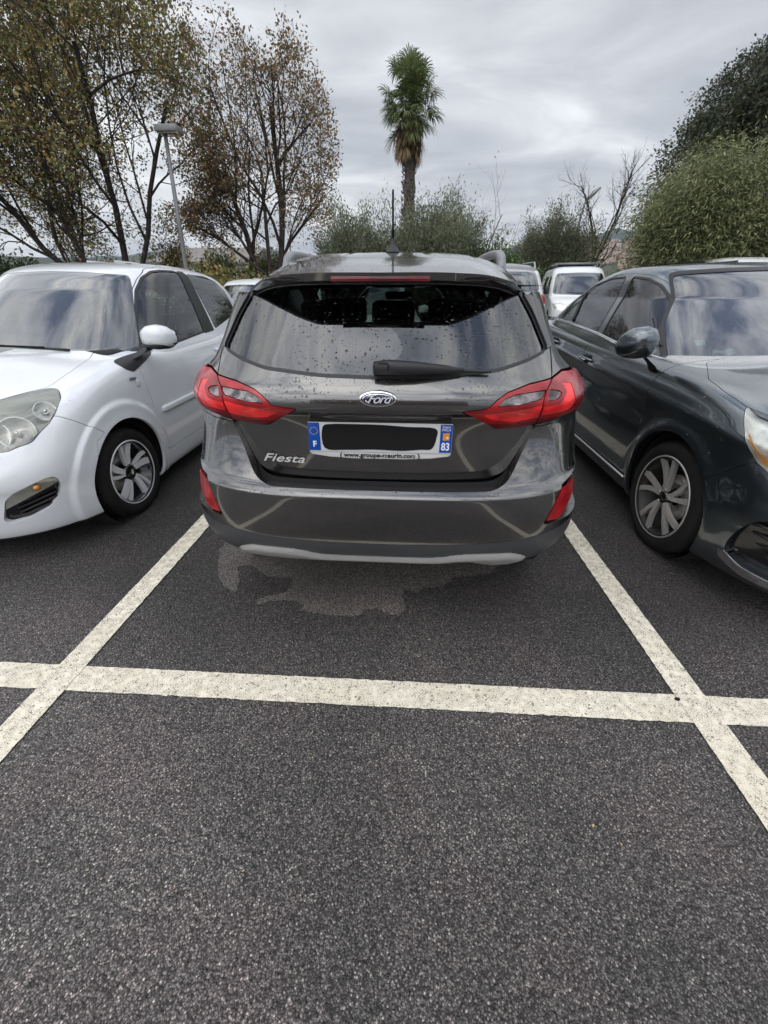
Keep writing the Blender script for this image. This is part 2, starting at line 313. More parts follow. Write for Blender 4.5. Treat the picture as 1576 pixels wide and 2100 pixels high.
def paint(name, col, metal=.6, rough=.32, wet=0, coat=1.0, ior=1.55):
    m, nt, b, N, L = newmat(name); b.inputs['Base Color'].default_value = (*col, 1); b.inputs['Metallic'].default_value = metal; b.inputs['Roughness'].default_value = rough
    b.inputs['Coat Weight'].default_value = coat; b.inputs['Coat Roughness'].default_value = .02; b.inputs['Coat IOR'].default_value = ior
    tc = N('ShaderNodeTexCoord'); n = N('ShaderNodeTexNoise'); n.inputs['Scale'].default_value = 6; n.inputs['Detail'].default_value = 6; L(tc.outputs['Object'], n.inputs['Vector'])
    mr = N('ShaderNodeMapRange'); L(n.outputs['Fac'], mr.inputs[0]); mr.inputs[1].default_value = .35; mr.inputs[2].default_value = .75; mr.inputs[3].default_value = .015; mr.inputs[4].default_value = .06
    L(mr.outputs[0], b.inputs['Coat Roughness'])
    # slight orange peel
    n2 = N('ShaderNodeTexNoise'); n2.inputs['Scale'].default_value = 260; L(tc.outputs['Object'], n2.inputs['Vector'])
    b2 = N('ShaderNodeBump'); b2.inputs['Strength'].default_value = .10; b2.inputs['Distance'].default_value = .0003; L(n2.outputs['Fac'], b2.inputs['Height'])
    L(b2.outputs[0], b.inputs['Normal'])
    if wet:
        nb, _ = drops(nt, 75, .8*wet, .0026); L(b2.outputs[0], nb.node.inputs['Normal']); L(nb, b.inputs['Coat Normal']); L(nb, b.inputs['Normal'])
    return m
def glassm(name, tint, refl=1.0, wet=0, ior=1.55):
    m, nt, b, N, L = newmat(name); out = nt.nodes['Material Output']; nt.nodes.remove(b)
    tr = N('ShaderNodeBsdfTransparent'); tr.inputs[0].default_value = (*tint, 1); gl = N('ShaderNodeBsdfGlossy'); gl.inputs['Roughness'].default_value = .005
    gl.inputs[0].default_value = (.98, .99, 1, 1); fr = N('ShaderNodeFresnel'); fr.inputs['IOR'].default_value = ior
    mu = N('ShaderNodeMath'); mu.operation = 'MULTIPLY_ADD'; mu.use_clamp = True; L(fr.outputs[0], mu.inputs[0]); mu.inputs[1].default_value = refl; mu.inputs[2].default_value = .02
    mx = N('ShaderNodeMixShader'); L(mu.outputs[0], mx.inputs[0]); L(tr.outputs[0], mx.inputs[1]); L(gl.outputs[0], mx.inputs[2]); L(mx.outputs[0], out.inputs[0])
    tc = N('ShaderNodeTexCoord'); n = N('ShaderNodeTexNoise'); n.inputs['Scale'].default_value = 2.2; L(tc.outputs['Object'], n.inputs['Vector'])
    bp = N('ShaderNodeBump'); bp.inputs['Strength'].default_value = .10; bp.inputs['Distance'].default_value = .01; L(n.outputs['Fac'], bp.inputs['Height']); L(bp.outputs[0], gl.inputs['Normal'])
    if wet:
        nb, msk = drops(nt, 62, .62*wet, .0030); L(bp.outputs[0], nb.node.inputs['Normal']); L(nb, gl.inputs['Normal'])
    return m
M = {}
M['grey_paint'] = paint('grey_paint', (.082, .079, .075), .92, .26, wet=1, ior=2.0)
M['anthracite'] = paint('anthracite_paint', (.095, .115, .128), .9, .28, wet=.45, ior=1.85)
M['white_paint'] = paint('white_paint', (.76, .78, .80), 0, .3, wet=.12, coat=1)
M['far_white'] = paint('far_white_paint', (.74, .75, .75), 0, .4, coat=.6)
M['far_silver'] = paint('silver_paint', (.45, .46, .47), .5, .35, coat=.8)
M['far_black'] = paint('black_paint', (.012, .012, .013), .2, .3)
M['glass'] = glassm('tinted_glass', (.55, .64, .60), 1.25)
M['glass_screen'] = glassm('windscreen_glass', (.40, .47, .44), 2.6)
M['glass_rear'] = glassm('wet_rear_glass', (.22, .27, .245), 1.35, wet=1, ior=1.66)
M['lens'] = glassm('clear_lens', (.93, .94, .92), 1.2)
M['black_gloss'] = pmat('black_gloss', (.008, .008, .009), .12, 0, .5)
M['black_plastic'] = pmat('black_plastic', (.018, .018, .019), .5, bump=(900, .3, .0006), vary=.2)
M['grey_plastic'] = pmat('grey_plastic', (.05, .052, .055), .42, bump=(900, .3, .0005), vary=.15)
M['rail_grey'] = pmat('rail_grey', (.24, .245, .25), .38, .2, vary=.1)
M['silver_trim'] = pmat('silver_trim', (.44, .435, .42), .36, .55, vary=.08, vscale=6)
M['bright_metal'] = pmat('bright_metal', (.88, .88, .87), .25, .5)
M['chrome'] = pmat('chrome', (.82, .82, .82), .08, 1)
M['satin'] = pmat('satin_alloy', (.55, .53, .50), .30, .6, vary=.1)
M['machined'] = pmat('machined_alloy', (.80, .80, .81), .34, .3, vary=.1)
M['rubber'] = pmat('rubber', (.013, .0125, .012), .8, spec=.25, bump=(180, .4, .001), vary=.25, vscale=20)
M['dark'] = pmat('dark_interior', (.012, .012, .012), .8)
M['void'] = pmat('underbody', (.006, .006, .006), .9)
M['fabric'] = pmat('seat_fabric', (.03, .03, .032), .9, bump=(300, .5, .002))
M['blue_plate'] = pmat('plate_blue', (.0, .075, .42), .35, vary=.06)
M['plate_white'] = pmat('plate_white', (.74, .74, .72), .35, vary=.04)
M['text_white'] = pmat('text_white', (.85, .85, .85), .4)
M['text_black'] = pmat('text_black', (.01, .01, .01), .4)
M['yellow'] = pmat('star_yellow', (.8, .6, .05), .4)
M['orange'] = pmat('region_orange', (.75, .30, .03), .4)
M['navy'] = pmat('badge_navy', (.006, .012, .045), .12, .3, .6)
M['matt_black'] = pmat('matt_black', (.003, .003, .003), .9)
M['brass'] = pmat('bulb_amber', (.55, .20, .02), .2, .2, .8)
M['lamp_dark'] = pmat('lamp_dark', (.14, .14, .13), .2, .4, .8, vary=.2, vscale=20)
M['rim_dark'] = pmat('rim_dark', (.022, .021, .020), .45, .5)
M['cream_lens'] = pmat('aged_lens', (.33, .33, .28), .14, .35, .8, vary=.15)
M['reflector'] = pmat('lamp_reflector', (.75, .75, .72), .15, .95)
M['bright_lamp'] = pmat('headlamp_reflector', (.80, .80, .74), .22, .5, .8, vary=.2, vscale=30)
M['paper'] = pmat('paper_label', (.55, .75, .68), .6, vary=.2, vscale=60)
def redm(name, col, em=0.0, rib=0):
    m, nt, b, N, L = newmat(name); b.inputs['Base Color'].default_value = (*col, 1); b.inputs['Roughness'].default_value = .28; b.inputs['Coat Weight'].default_value = .6; b.inputs['Coat Roughness'].default_value = .015
    b.inputs['Metallic'].default_value = .0
    tc = N('ShaderNodeTexCoord'); mp = N('ShaderNodeMapping'); L(tc.outputs['Object'], mp.inputs[0])
    w = N('ShaderNodeTexWave'); w.bands_direction = 'Z' if not rib else 'X'; w.inputs['Scale'].default_value = 55 if not rib else 60; w.inputs['Distortion'].default_value = .6; w.inputs['Detail'].default_value = 1; L(mp.outputs[0], w.inputs['Vector'])
    n = N('ShaderNodeTexNoise'); n.inputs['Scale'].default_value = 14; n.inputs['Detail'].default_value = 4; L(tc.outputs['Object'], n.inputs['Vector'])
    hs = N('ShaderNodeHueSaturation'); hs.inputs['Color'].default_value = (*col, 1); mr = N('ShaderNodeMapRange'); L(n.outputs['Fac'], mr.inputs[0]); mr.inputs[1].default_value = .3; mr.inputs[2].default_value = .72; mr.inputs[3].default_value = .55; mr.inputs[4].default_value = 1.6
    L(mr.outputs[0], hs.inputs['Value']); L(hs.outputs[0], b.inputs['Base Color'])
    bp = N('ShaderNodeBump'); bp.inputs['Strength'].default_value = .25; bp.inputs['Distance'].default_value = .002; L(w.outputs['Fac'], bp.inputs['Height']); L(bp.outputs[0], b.inputs['Normal'])
    return m
M['red_lens'] = redm('red_lens', (.33, .002, .006)); M['red_bright'] = redm('red_bright', (.95, .02, .022)); M['red_dark'] = redm('red_dark', (.14, .002, .006)); M['red_dim'] = redm('red_dim', (.10, .002, .003))
def ribm():
    m, nt, b, N, L = newmat('ribbed_clear_lens'); b.inputs['Roughness'].default_value = .22; b.inputs['Metallic'].default_value = .75; b.inputs['Coat Weight'].default_value = 1
    tc = N('ShaderNodeTexCoord'); w = N('ShaderNodeTexWave'); w.bands_direction = 'Z'; w.inputs['Scale'].default_value = 75; w.inputs['Distortion'].default_value = .8; L(tc.outputs['Object'], w.inputs['Vector'])
    n = N('ShaderNodeTexNoise'); n.inputs['Scale'].default_value = 22; n.inputs['Detail'].default_value = 3; L(tc.outputs['Object'], n.inputs['Vector'])
    cr = N('ShaderNodeValToRGB'); L(n.outputs['Fac'], cr.inputs[0]); cr.color_ramp.elements[0].position = .38; cr.color_ramp.elements[0].color = (.16, .15, .15, 1); cr.color_ramp.elements[1].position = .62; cr.color_ramp.elements[1].color = (.82, .8, .78, 1)
    L(cr.outputs[0], b.inputs['Base Color'])
    bp = N('ShaderNodeBump'); bp.inputs['Strength'].default_value = .9; bp.inputs['Distance'].default_value = .004; L(w.outputs['Fac'], bp.inputs['Height']); L(bp.outputs[0], b.inputs['Normal'])
    return m
M['ribbed'] = ribm()

# ------------------------------------------------------------------ small solids
def frame_of(d):
    d = np.asarray(d, float); d = d/np.linalg.norm(d); u = np.array([0, 0, 1.]) if abs(d[2]) < .9 else np.array([1., 0, 0])
    a = np.cross(u, d); a /= np.linalg.norm(a); return a, np.cross(d, a)
def tube_geo(P, r, k=8, cap=True):
    P = np.asarray(P, float); n = len(P); r = np.full(n, r) if np.isscalar(r) else np.asarray(r, float); V = []; F = []
    T = np.gradient(P, axis=0); a, b = frame_of(T[0])
    for i in range(n):
        t = T[i]/max(np.linalg.norm(T[i]), 1e-9); a = a-t*(a@t); a /= max(np.linalg.norm(a), 1e-9); b = np.cross(t, a)
        for j in range(k): th = 2*pi*j/k; V.append(P[i]+r[i]*(cos(th)*a+sin(th)*b))
    for i in range(n-1):
        for j in range(k): F.append((i*k+j, i*k+(j+1) % k, (i+1)*k+(j+1) % k, (i+1)*k+j))
    if cap: F.append(tuple(range(k))[::-1]); F.append(tuple((n-1)*k+j for j in range(k)))
    return V, F
def tube(name, P, r, mat, parent=None, k=8): V, F = tube_geo(P, r, k); return mesh_obj(name, V, F, mat, parent)
def lathe_geo(prof, axis='x', k=48, c=(0, 0, 0), closed=False):
    """prof: (along axis, radius)"""
    V = []; F = []; n = len(prof)
    for a, r in prof:
        for j in range(k):
            th = 2*pi*j/k; p, q = r*cos(th), r*sin(th)
            v = {'x': (a, p, q), 'y': (p, a, q), 'z': (p, q, a)}[axis]; V.append((v[0]+c[0], v[1]+c[1], v[2]+c[2]))
    for i in range(n if closed else n-1):
        for j in range(k): ii = (i+1) % n; F.append((i*k+j, i*k+(j+1) % k, ii*k+(j+1) % k, ii*k+j))
    return V, F
def join(*gs):
    V = []; F = []
    for v, f in gs:
        n = len(V); V += [tuple(p) for p in v]; F += [tuple(i+n for i in q) for q in f]
    return V, F
def fixn(o):
    bm = bmesh.new(); bm.from_mesh(o.data); bmesh.ops.recalc_face_normals(bm, faces=bm.faces); bm.to_mesh(o.data); bm.free(); return o
def box_geo(c, s, rz=0, rx=0, taper=1.0):
    V = []
    for dz in (-.5, .5):
        for dx, dy in ((-.5, -.5), (.5, -.5), (.5, .5), (-.5, .5)):
            t = taper if dz > 0 else 1; x, y, z = dx*s[0]*t, dy*s[1]*t, dz*s[2]
            y, z = y*cos(rx)-z*sin(rx), y*sin(rx)+z*cos(rx); x, y = x*cos(rz)-y*sin(rz), x*sin(rz)+y*cos(rz); V.append((x+c[0], y+c[1], z+c[2]))
    return V, [(3, 2, 1, 0), (4, 5, 6, 7), (0, 1, 5, 4), (1, 2, 6, 5), (2, 3, 7, 6), (3, 0, 4, 7)]
def bevel(o, w=.01, seg=2, sub=0):
    bm = bmesh.new(); bm.from_mesh(o.data); bmesh.ops.recalc_face_normals(bm, faces=bm.faces)
    bmesh.ops.bevel(bm, geom=[e for e in bm.edges if e.calc_face_angle(0) > .5], offset=w, segments=seg, profile=.5, affect='EDGES', clamp_overlap=True)
    for f in bm.faces: f.smooth = True
    bm.to_mesh(o.data); bm.free(); return o
def rbox(name, c, s, mat, parent=None, w=.01, seg=2, **k):
    V, F = box_geo(c, s, **k); return bevel(mesh_obj(name, V, F, mat, parent, smooth=False), w, seg)
def superblob(rows, k=28, n=2.6):
    """closed loft: rows (center, half a vector, half b vector)"""
    V = []; F = []
    for c, a, b in rows:
        c, a, b = map(np.array, (c, a, b))
        for j in range(k):
            th = 2*pi*j/k; r = (abs(cos(th))**n+abs(sin(th))**n)**(-1/n); V.append(c+a*r*cos(th)+b*r*sin(th))
    m = len(rows)
    for i in range(m-1):
        for j in range(k): F.append((i*k+j, i*k+(j+1) % k, (i+1)*k+(j+1) % k, (i+1)*k+j))
    F.append(tuple(range(k))[::-1]); F.append(tuple((m-1)*k+j for j in range(k)))
    return V, F
def extrude_poly(poly, t, to3):
    """2-D polygon -> closed slab; to3(u, v, w)"""
    n = len(poly); V = [to3(u, v, 0) for u, v in poly]+[to3(u, v, t) for u, v in poly]
    F = [tuple(range(n))[::-1], tuple(range(n, 2*n))]+[(i, (i+1) % n, n+(i+1) % n, n+i) for i in range(n)]
    return V, F
def text(name, s, size, mat, parent, loc, rot=(pi/2, 0, 0), ext=.001, shear=0, sx=1, bold=0.0, space=1):
    c = bpy.data.curves.new(name, 'FONT'); c.body = s; c.size = size; c.extrude = ext; c.align_x = 'CENTER'; c.align_y = 'CENTER'; c.shear = shear; c.offset = bold; c.space_character = space
    o = bpy.data.objects.new(name, c); COL.objects.link(o); dg = bpy.context.evaluated_depsgraph_get(); me = bpy.data.meshes.new_from_object(o.evaluated_get(dg))
    COL.objects.unlink(o); bpy.data.objects.remove(o); me.materials.clear(); me.materials.append(mat)
    o = bpy.data.objects.new(name, me); COL.objects.link(o); o.parent = parent; o.location = loc; o.rotation_euler = rot; o.scale = (sx, 1, 1); return o
def wheel(parent, xo, y, r, rim_r, width, side, spokes, mt, hub=.055, tilt=0.0, face='machined', back='black_gloss', dish=.035, detail=True):
    """xo: outer face of the tyre, side: +1 when that face looks to +x"""
    root = empty('wheel'); root.parent = parent; root.location = (xo, y, r); root.rotation_euler = (0, 0, tilt)
    s = side; k = 72 if detail else 32
    h = r-rim_r
    prof = [(-.012, rim_r-.012), (-.004, rim_r+.002), (.0, rim_r+.012), (.006, rim_r+.35*h), (.003, rim_r+.62*h), (-.008, rim_r+.85*h), (-.022, r-.006), (-.035, r-.001)]
    ribs = 4; xs = np.linspace(-.04, -(width-.04), ribs*4+1)
    for i, x in enumerate(xs): prof.append((x, r-(.007 if i % 4 == 2 else 0)))
    prof += [(-(width-.02), r-.008), (-(width-.004), r-.5*h), (-(width-.012), rim_r), (-(width-.03), rim_r-.01)]
    V, F = lathe_geo([(s*a, b) for a, b in prof], 'x', k); ty = fixn(mesh_obj('tyre', V, F, M['rubber'], root))
    # lateral sipes across the shoulders
    if detail:
        gs = []
        for j in range(60):
            th = 2*pi*j/60
            for xa, xb in ((-.028, -.062), (-(width-.028), -(width-.062))):
                P = [(s*xa, (r+.0006)*cos(th), (r+.0006)*sin(th)), (s*xb, (r+.0006)*cos(th+.035), (r+.0006)*sin(th+.035))]
                gs.append(tube_geo(P, .0022, 4))
        mesh_obj('tread_sipe', *join(*gs), M['void'], root)
    rim = fixn(mesh_obj('rim', *lathe_geo([(s*a, b) for a, b in [(-.010, rim_r-.012), (-.004, rim_r-.004), (-.003, rim_r-.012), (-.012, rim_r-.018), (-.02, rim_r-.026), (-.10, rim_r-.035), (-.12, .05), (-.12, .0)]], 'x', k), M[back], root))
    gs = []
    for poly in spokes: gs.append(extrude_poly(poly, .02, lambda u, v, w: (s*(-dish*(1-.55*math.hypot(u, v)/rim_r)-w), u, v)))
    if gs:
        o = mesh_obj('spoke', *join(*gs), M[face], root, smooth=False); bm = bmesh.new(); bm.from_mesh(o.data); bmesh.ops.recalc_face_normals(bm, faces=bm.faces)
        bmesh.ops.triangulate(bm, faces=[f for f in bm.faces if len(f.verts) > 4]); bm.to_mesh(o.data); bm.free()
        if detail:
            for a in np.arange(5)*2*pi/5+.3: mesh_obj('wheel_nut', *lathe_geo([(s*(-dish+.004), 0), (s*(-dish+.003), .007), (s*(-dish-.012), .008)], 'x', 8, (0, .78*(hub+.022)*cos(a), .78*(hub+.022)*sin(a))), M['chrome'], root)
    hubo = fixn(mesh_obj('hub_cap', *lathe_geo([(s*-.05, hub+.005), (s*(-dish+.003), hub), (s*(-dish+.008), hub-.008), (s*(-dish+.009), 0)], 'x', 32), M['black_gloss'], root))
    lip = fixn(mesh_obj('rim_lip', *lathe_geo([(s*-.012, rim_r-.014), (s*-.001, rim_r-.008), (s*.0, rim_r-.003), (s*-.006, rim_r+.001)], 'x', k), M[face], root))
    brake = fixn(mesh_obj('brake_disc', *lathe_geo([(s*-.085, .13), (s*-.085, .05), (s*-.095, .05), (s*-.095, .13)], 'x', 32, closed=True), M['satin'], root))
    return root
def absx(V, i=1, j=2): return np.stack([V[:, i], V[:, j]], 1)
def front(V): return np.stack([np.abs(V[:, 0]), V[:, 2]], 1)
def side(V): return np.stack([V[:, 1], V[:, 2]], 1)
def top(V): return np.stack([np.abs(V[:, 0]), V[:, 1]], 1)
def sym(poly):
    """closed polygon of |x| half-outline starting and ending on x = 0"""
    return np.array(poly)
def seat(parent, x, y, z, hr=True, mat='fabric', s=1.0):
    r = mesh_obj('seat', *join(box_geo((x, y, z+.08), (.46, .5, .16)), box_geo((x, y+.26*s, z+.40), (.44, .13, .60), rx=-.22*s)), M[mat], parent, smooth=False); bevel(r, .04, 3)
    if hr: h = rbox('headrest', (x, y+.36*s, z+.79), (.25, .10, .17), M[mat], r, w=.035, seg=3)
    return r

# ------------------------------------------------------------------ ground
def asphalt(name='asphalt', base=(.040, .038, .037), light=0.0, warm=0):
    m, nt, b, N, L = newmat(name); tc = N('ShaderNodeTexCoord')
    def vor(scale, feat='F1'):
        v = N('ShaderNodeTexVoronoi'); v.feature = feat; v.inputs['Scale'].default_value = scale; L(tc.outputs['Object'], v.inputs['Vector']); return v
    v1 = vor(225); v2 = vor(440)
    sp = N('ShaderNodeSeparateColor'); L(v1.outputs['Color'], sp.inputs[0])
    cr = N('ShaderNodeValToRGB'); L(sp.outputs[0], cr.inputs[0]); e = cr.color_ramp.elements; k = 1+light
    e[0].position = 0; e[0].color = (.018*k, .0175*k, .017*k, 1); e[1].position = 1; e[1].color = (.33, .32, .305, 1)
    for p, c in ((.35, (.050*k, .049*k, .0485*k, 1)), (.68, (.088*k, .086*k, .085*k, 1)), (.88, (.135*k, .132*k, .128*k, 1)), (.97, (.20, .193, .185, 1))): a = e.new(p); a.color = c
    # a few rusty and purple stones
    n = N('ShaderNodeTexNoise'); n.inputs['Scale'].default_value = 1.3; n.inputs['Detail'].default_value = 4; L(tc.outputs['Object'], n.inputs['Vector'])
    mr = N('ShaderNodeMapRange'); L(n.outputs['Fac'], mr.inputs[0]); mr.inputs[1].default_value = .3; mr.inputs[2].default_value = .7; mr.inputs[3].default_value = .80; mr.inputs[4].default_value = 1.22
    mu = N('ShaderNodeMix'); mu.data_type = 'RGBA'; mu.blend_type = 'MULTIPLY'; mu.inputs[0].default_value = 1; L(cr.outputs[0], mu.inputs[6]); L(mr.outputs[0], mu.inputs[7])
    n3 = N('ShaderNodeTexNoise'); n3.inputs['Scale'].default_value = 2.7; n3.inputs['Detail'].default_value = 2; L(tc.outputs['Object'], n3.inputs['Vector'])
    c3 = N('ShaderNodeValToRGB'); L(n3.outputs['Fac'], c3.inputs[0]); c3.color_ramp.elements[0].position = .42; c3.color_ramp.elements[0].color = (1, 1, 1, 1); c3.color_ramp.elements[1].position = .66; c3.color_ramp.elements[1].color = (1.07, .985, 1.01, 1)
    m2 = N('ShaderNodeMix'); m2.data_type = 'RGBA'; m2.blend_type = 'MULTIPLY'; m2.inputs[0].default_value = 1; L(mu.outputs[2], m2.inputs[6]); L(c3.outputs[0], m2.inputs[7])
    st = N('ShaderNodeTexNoise'); st.inputs['Scale'].default_value = .55; st.inputs['Detail'].default_value = 8; st.inputs['Roughness'].default_value = .62; L(tc.outputs['Object'], st.inputs['Vector'])
    s2 = N('ShaderNodeMapRange'); L(st.outputs['Fac'], s2.inputs[0]); s2.inputs[1].default_value = .36; s2.inputs[2].default_value = .62; s2.inputs[3].default_value = .74; s2.inputs[4].default_value = 1.12
    m3 = N('ShaderNodeMix'); m3.data_type = 'RGBA'; m3.blend_type = 'MULTIPLY'; m3.inputs[0].default_value = 1; L(m2.outputs[2], m3.inputs[6]); L(s2.outputs[0], m3.inputs[7])
    pit = N('ShaderNodeMapRange'); L(v1.outputs['Distance'], pit.inputs[0]); pit.inputs[1].default_value = .28; pit.inputs[2].default_value = .62; pit.inputs[3].default_value = 1.12; pit.inputs[4].default_value = .42
    mp_ = N('ShaderNodeMix'); mp_.data_type = 'RGBA'; mp_.blend_type = 'MULTIPLY'; mp_.inputs[0].default_value = 1; L(m3.outputs[2], mp_.inputs[6]); L(pit.outputs[0], mp_.inputs[7]); m3 = mp_
    # asphalt colour runs from paler in the lane to darker in the bays
    sy = N('ShaderNodeSeparateXYZ'); L(tc.outputs['Object'], sy.inputs[0]); by = N('ShaderNodeMapRange'); L(sy.outputs[1], by.inputs[0]); by.inputs[1].default_value = .9; by.inputs[2].default_value = 1.5; by.inputs[3].default_value = 1.55; by.inputs[4].default_value = .72
    mb_ = N('ShaderNodeMix'); mb_.data_type = 'RGBA'; mb_.blend_type = 'MULTIPLY'; mb_.inputs[0].default_value = 1; L(m3.outputs[2], mb_.inputs[6]); L(by.outputs[0], mb_.inputs[7]); m3 = mb_
    m4 = N('ShaderNodeMix'); m4.data_type = 'RGBA'; m4.blend_type = 'MULTIPLY'; m4.inputs[0].default_value = 1; L(m3.outputs[2], m4.inputs[6]); m4.inputs[7].default_value = (1.36, 1.26, 1.14, 1) if warm else (1.42, 1.33, 1.24, 1)
    L(m4.outputs[2], b.inputs['Base Color'])
    h = N('ShaderNodeMath'); h.operation = 'SUBTRACT'; h.inputs[0].default_value = 1; L(v1.outputs['Distance'], h.inputs[1])
    h2 = N('ShaderNodeMath'); h2.operation = 'MULTIPLY_ADD'; L(v2.outputs['Distance'], h2.inputs[0]); h2.inputs[1].default_value = -.4; L(h.outputs[0], h2.inputs[2])
    bp = N('ShaderNodeBump'); bp.inputs['Strength'].default_value = .9; bp.inputs['Distance'].default_value = .006; L(h2.outputs[0], bp.inputs['Height']); L(bp.outputs[0], b.inputs['Normal'])
    r = N('ShaderNodeMapRange'); L(sp.outputs[1], r.inputs[0]); r.inputs[3].default_value = .38 if not light else .6; r.inputs[4].default_value = .8; L(r.outputs[0], b.inputs['Roughness'])
    return m
def linepaint():
    m, nt, b, N, L = newmat('road_paint'); tc = N('ShaderNodeTexCoord')
    v = N('ShaderNodeTexVoronoi'); v.feature = 'DISTANCE_TO_EDGE'; v.inputs['Scale'].default_value = 150
    n0 = N('ShaderNodeTexNoise'); n0.inputs['Scale'].default_value = 60; L(tc.outputs['Object'], n0.inputs['Vector'])
    mx0 = N('ShaderNodeMix'); mx0.data_type = 'VECTOR'; mx0.inputs[0].default_value = .012; L(tc.outputs['Object'], mx0.inputs[4]); L(n0.outputs['Color'], mx0.inputs[5]); L(mx0.outputs[1], v.inputs['Vector'])
    # only some of the cell edges are open cracks
    n = N('ShaderNodeTexNoise'); n.inputs['Scale'].default_value = 38; n.inputs['Detail'].default_value = 3; L(tc.outputs['Object'], n.inputs['Vector'])
    th = N('ShaderNodeMapRange'); L(n.outputs['Fac'], th.inputs[0]); th.inputs[1].default_value = .36; th.inputs[2].default_value = .64; th.inputs[3].default_value = 0; th.inputs[4].default_value = .075
    lt = N('ShaderNodeMath'); lt.operation = 'LESS_THAN'; L(v.outputs['Distance'], lt.inputs[0]); L(th.outputs[0], lt.inputs[1])
    v3 = N('ShaderNodeTexVoronoi'); v3.inputs['Scale'].default_value = 150; L(tc.outputs['Object'], v3.inputs['Vector'])
    s3 = N('ShaderNodeSeparateColor'); L(v3.outputs['Color'], s3.inputs[0]); g3 = N('ShaderNodeMath'); g3.operation = 'GREATER_THAN'; L(s3.outputs[0], g3.inputs[0]); g3.inputs[1].default_value = .984
    o = N('ShaderNodeMath'); o.operation = 'MAXIMUM'; L(lt.outputs[0], o.inputs[0]); L(g3.outputs[0], o.inputs[1])
    nn = N('ShaderNodeTexNoise'); nn.inputs['Scale'].default_value = 5; nn.inputs['Detail'].default_value = 6; L(tc.outputs['Object'], nn.inputs['Vector'])
    cr = N('ShaderNodeValToRGB'); L(nn.outputs['Fac'], cr.inputs[0]); cr.color_ramp.elements[0].position = .3; cr.color_ramp.elements[0].color = (.80, .72, .56, 1); cr.color_ramp.elements[1].position = .65; cr.color_ramp.elements[1].color = (.89, .82, .66, 1)
    mx = N('ShaderNodeMix'); mx.data_type = 'RGBA'; L(o.outputs[0], mx.inputs[0]); L(cr.outputs[0], mx.inputs[6]); mx.inputs[7].default_value = (.27, .24, .19, 1); L(mx.outputs[2], b.inputs['Base Color'])
    b.inputs['Roughness'].default_value = .62
    vb = N('ShaderNodeTexVoronoi'); vb.inputs['Scale'].default_value = 125; L(tc.outputs['Object'], vb.inputs['Vector'])
    hh = N('ShaderNodeMath'); hh.operation = 'MULTIPLY_ADD'; L(o.outputs[0], hh.inputs[0]); hh.inputs[1].default_value = -.8; sb = N('ShaderNodeMath'); sb.operation = 'MULTIPLY'; sb.inputs[1].default_value = -.5; L(vb.outputs['Distance'], sb.inputs[0]); L(sb.outputs[0], hh.inputs[2])
    bp = N('ShaderNodeBump'); bp.inputs['Strength'].default_value = .7; bp.inputs['Distance'].default_value = .003; L(hh.outputs[0], bp.inputs['Height']); L(bp.outputs[0], b.inputs['Normal'])
    return m
M['asphalt'] = asphalt(); M['dry'] = asphalt('dry_asphalt', light=1.9, warm=1); M['line'] = linepaint()
def sheet(name, poly, z, mat, kind='structure'): return tag(mesh_obj(name, [(x, y, z) for x, y in poly], [tuple(range(len(poly)))], mat, smooth=False), kind=kind)
def tiny_bits():
    rng = np.random.default_rng(77); spots = [(rng.uniform(-1.1, 1.1), rng.uniform(.12, .86)) for _ in range(7)]+[(rng.uniform(-1.0, .9), rng.uniform(1.02, 1.35)) for _ in range(1)]; proto = None
    for i, (x, y) in enumerate(spots):
        if proto is None or i % 5 == 0:
            P = [(.0075*cos(t)*(1+.3*sin(3*t+i)), .0042*sin(t), .0015*sin(2*t)) for t in np.linspace(0, 2*pi, 12)[:-1]]; V, F = P+[(0, 0, .0022)], [(k, (k+1) % 11, 11) for k in range(11)]
            o = proto = mesh_obj('leaf_fragment', V, F, M['straw'], None)
        else: o = proto.copy(); COL.objects.link(o)
        o.location = (x, y, .0035); o.rotation_euler = (rng.normal()*.15, rng.normal()*.15, rng.uniform(0, 6)); k = rng.uniform(.35, .7); o.scale = (k, k, k)
        tag(o, 'tiny straw coloured fragment lying on the asphalt near the white cross line', 'leaf fragment', 'straw coloured fragments on the asphalt')
    V, F = superblob([((0,0,0), (.010,0,0), (0,.007,0)), ((.001,0,.004), (.009,0,0), (0,.006,0)), ((.002,0,.006), (.004,0,0), (0,.003,0))], 10, 2.2); o = mesh_obj('pebble', V, F, M['void'], None, loc=(1.044, .993, .006)); tag(o, 'small dark pebble on the crossing of two white lines at the right', 'pebble')
M['straw'] = pmat('straw', (.48, .38, .17), .7, vary=.3, vscale=200)
tiny_bits()
# ground falls away gently beyond the car park to the plain
gx = np.concatenate([-np.geomspace(4000, 30, 14), np.linspace(-25, 25, 11), np.geomspace(30, 4000, 14)]); gy = np.concatenate([-np.geomspace(3000, 12, 12), [-8, -4, 0, 3, 6.5, 8, 10, 13, 16, 20, 22.5, 24], np.geomspace(30, 4500, 20)])
def gz(x, y): t = np.clip((y-24)/300, 0, 1); return -26*t*t*(3-2*t)+.025*np.clip(y-6.5, 0, 16)
V = [(x, y, gz(x, y)) for y in gy for x in gx]; nx_ = len(gx)
tag(mesh_obj('ground', V, [(j*nx_+i, j*nx_+i+1, (j+1)*nx_+i+1, (j+1)*nx_+i) for j in range(len(gy)-1) for i in range(nx_-1)], M['asphalt']), kind='structure')
def wob(p, q, n=90, a=.0010):
    """slightly uneven straight edge"""
    p, q = np.array(p, float), np.array(q, float); d = q-p; nrm = np.array([-d[1], d[0]])/np.linalg.norm(d); t = np.linspace(0, 1, n)
    return [tuple(p+d*s+nrm*RNG.normal(0, a)) for s in t]
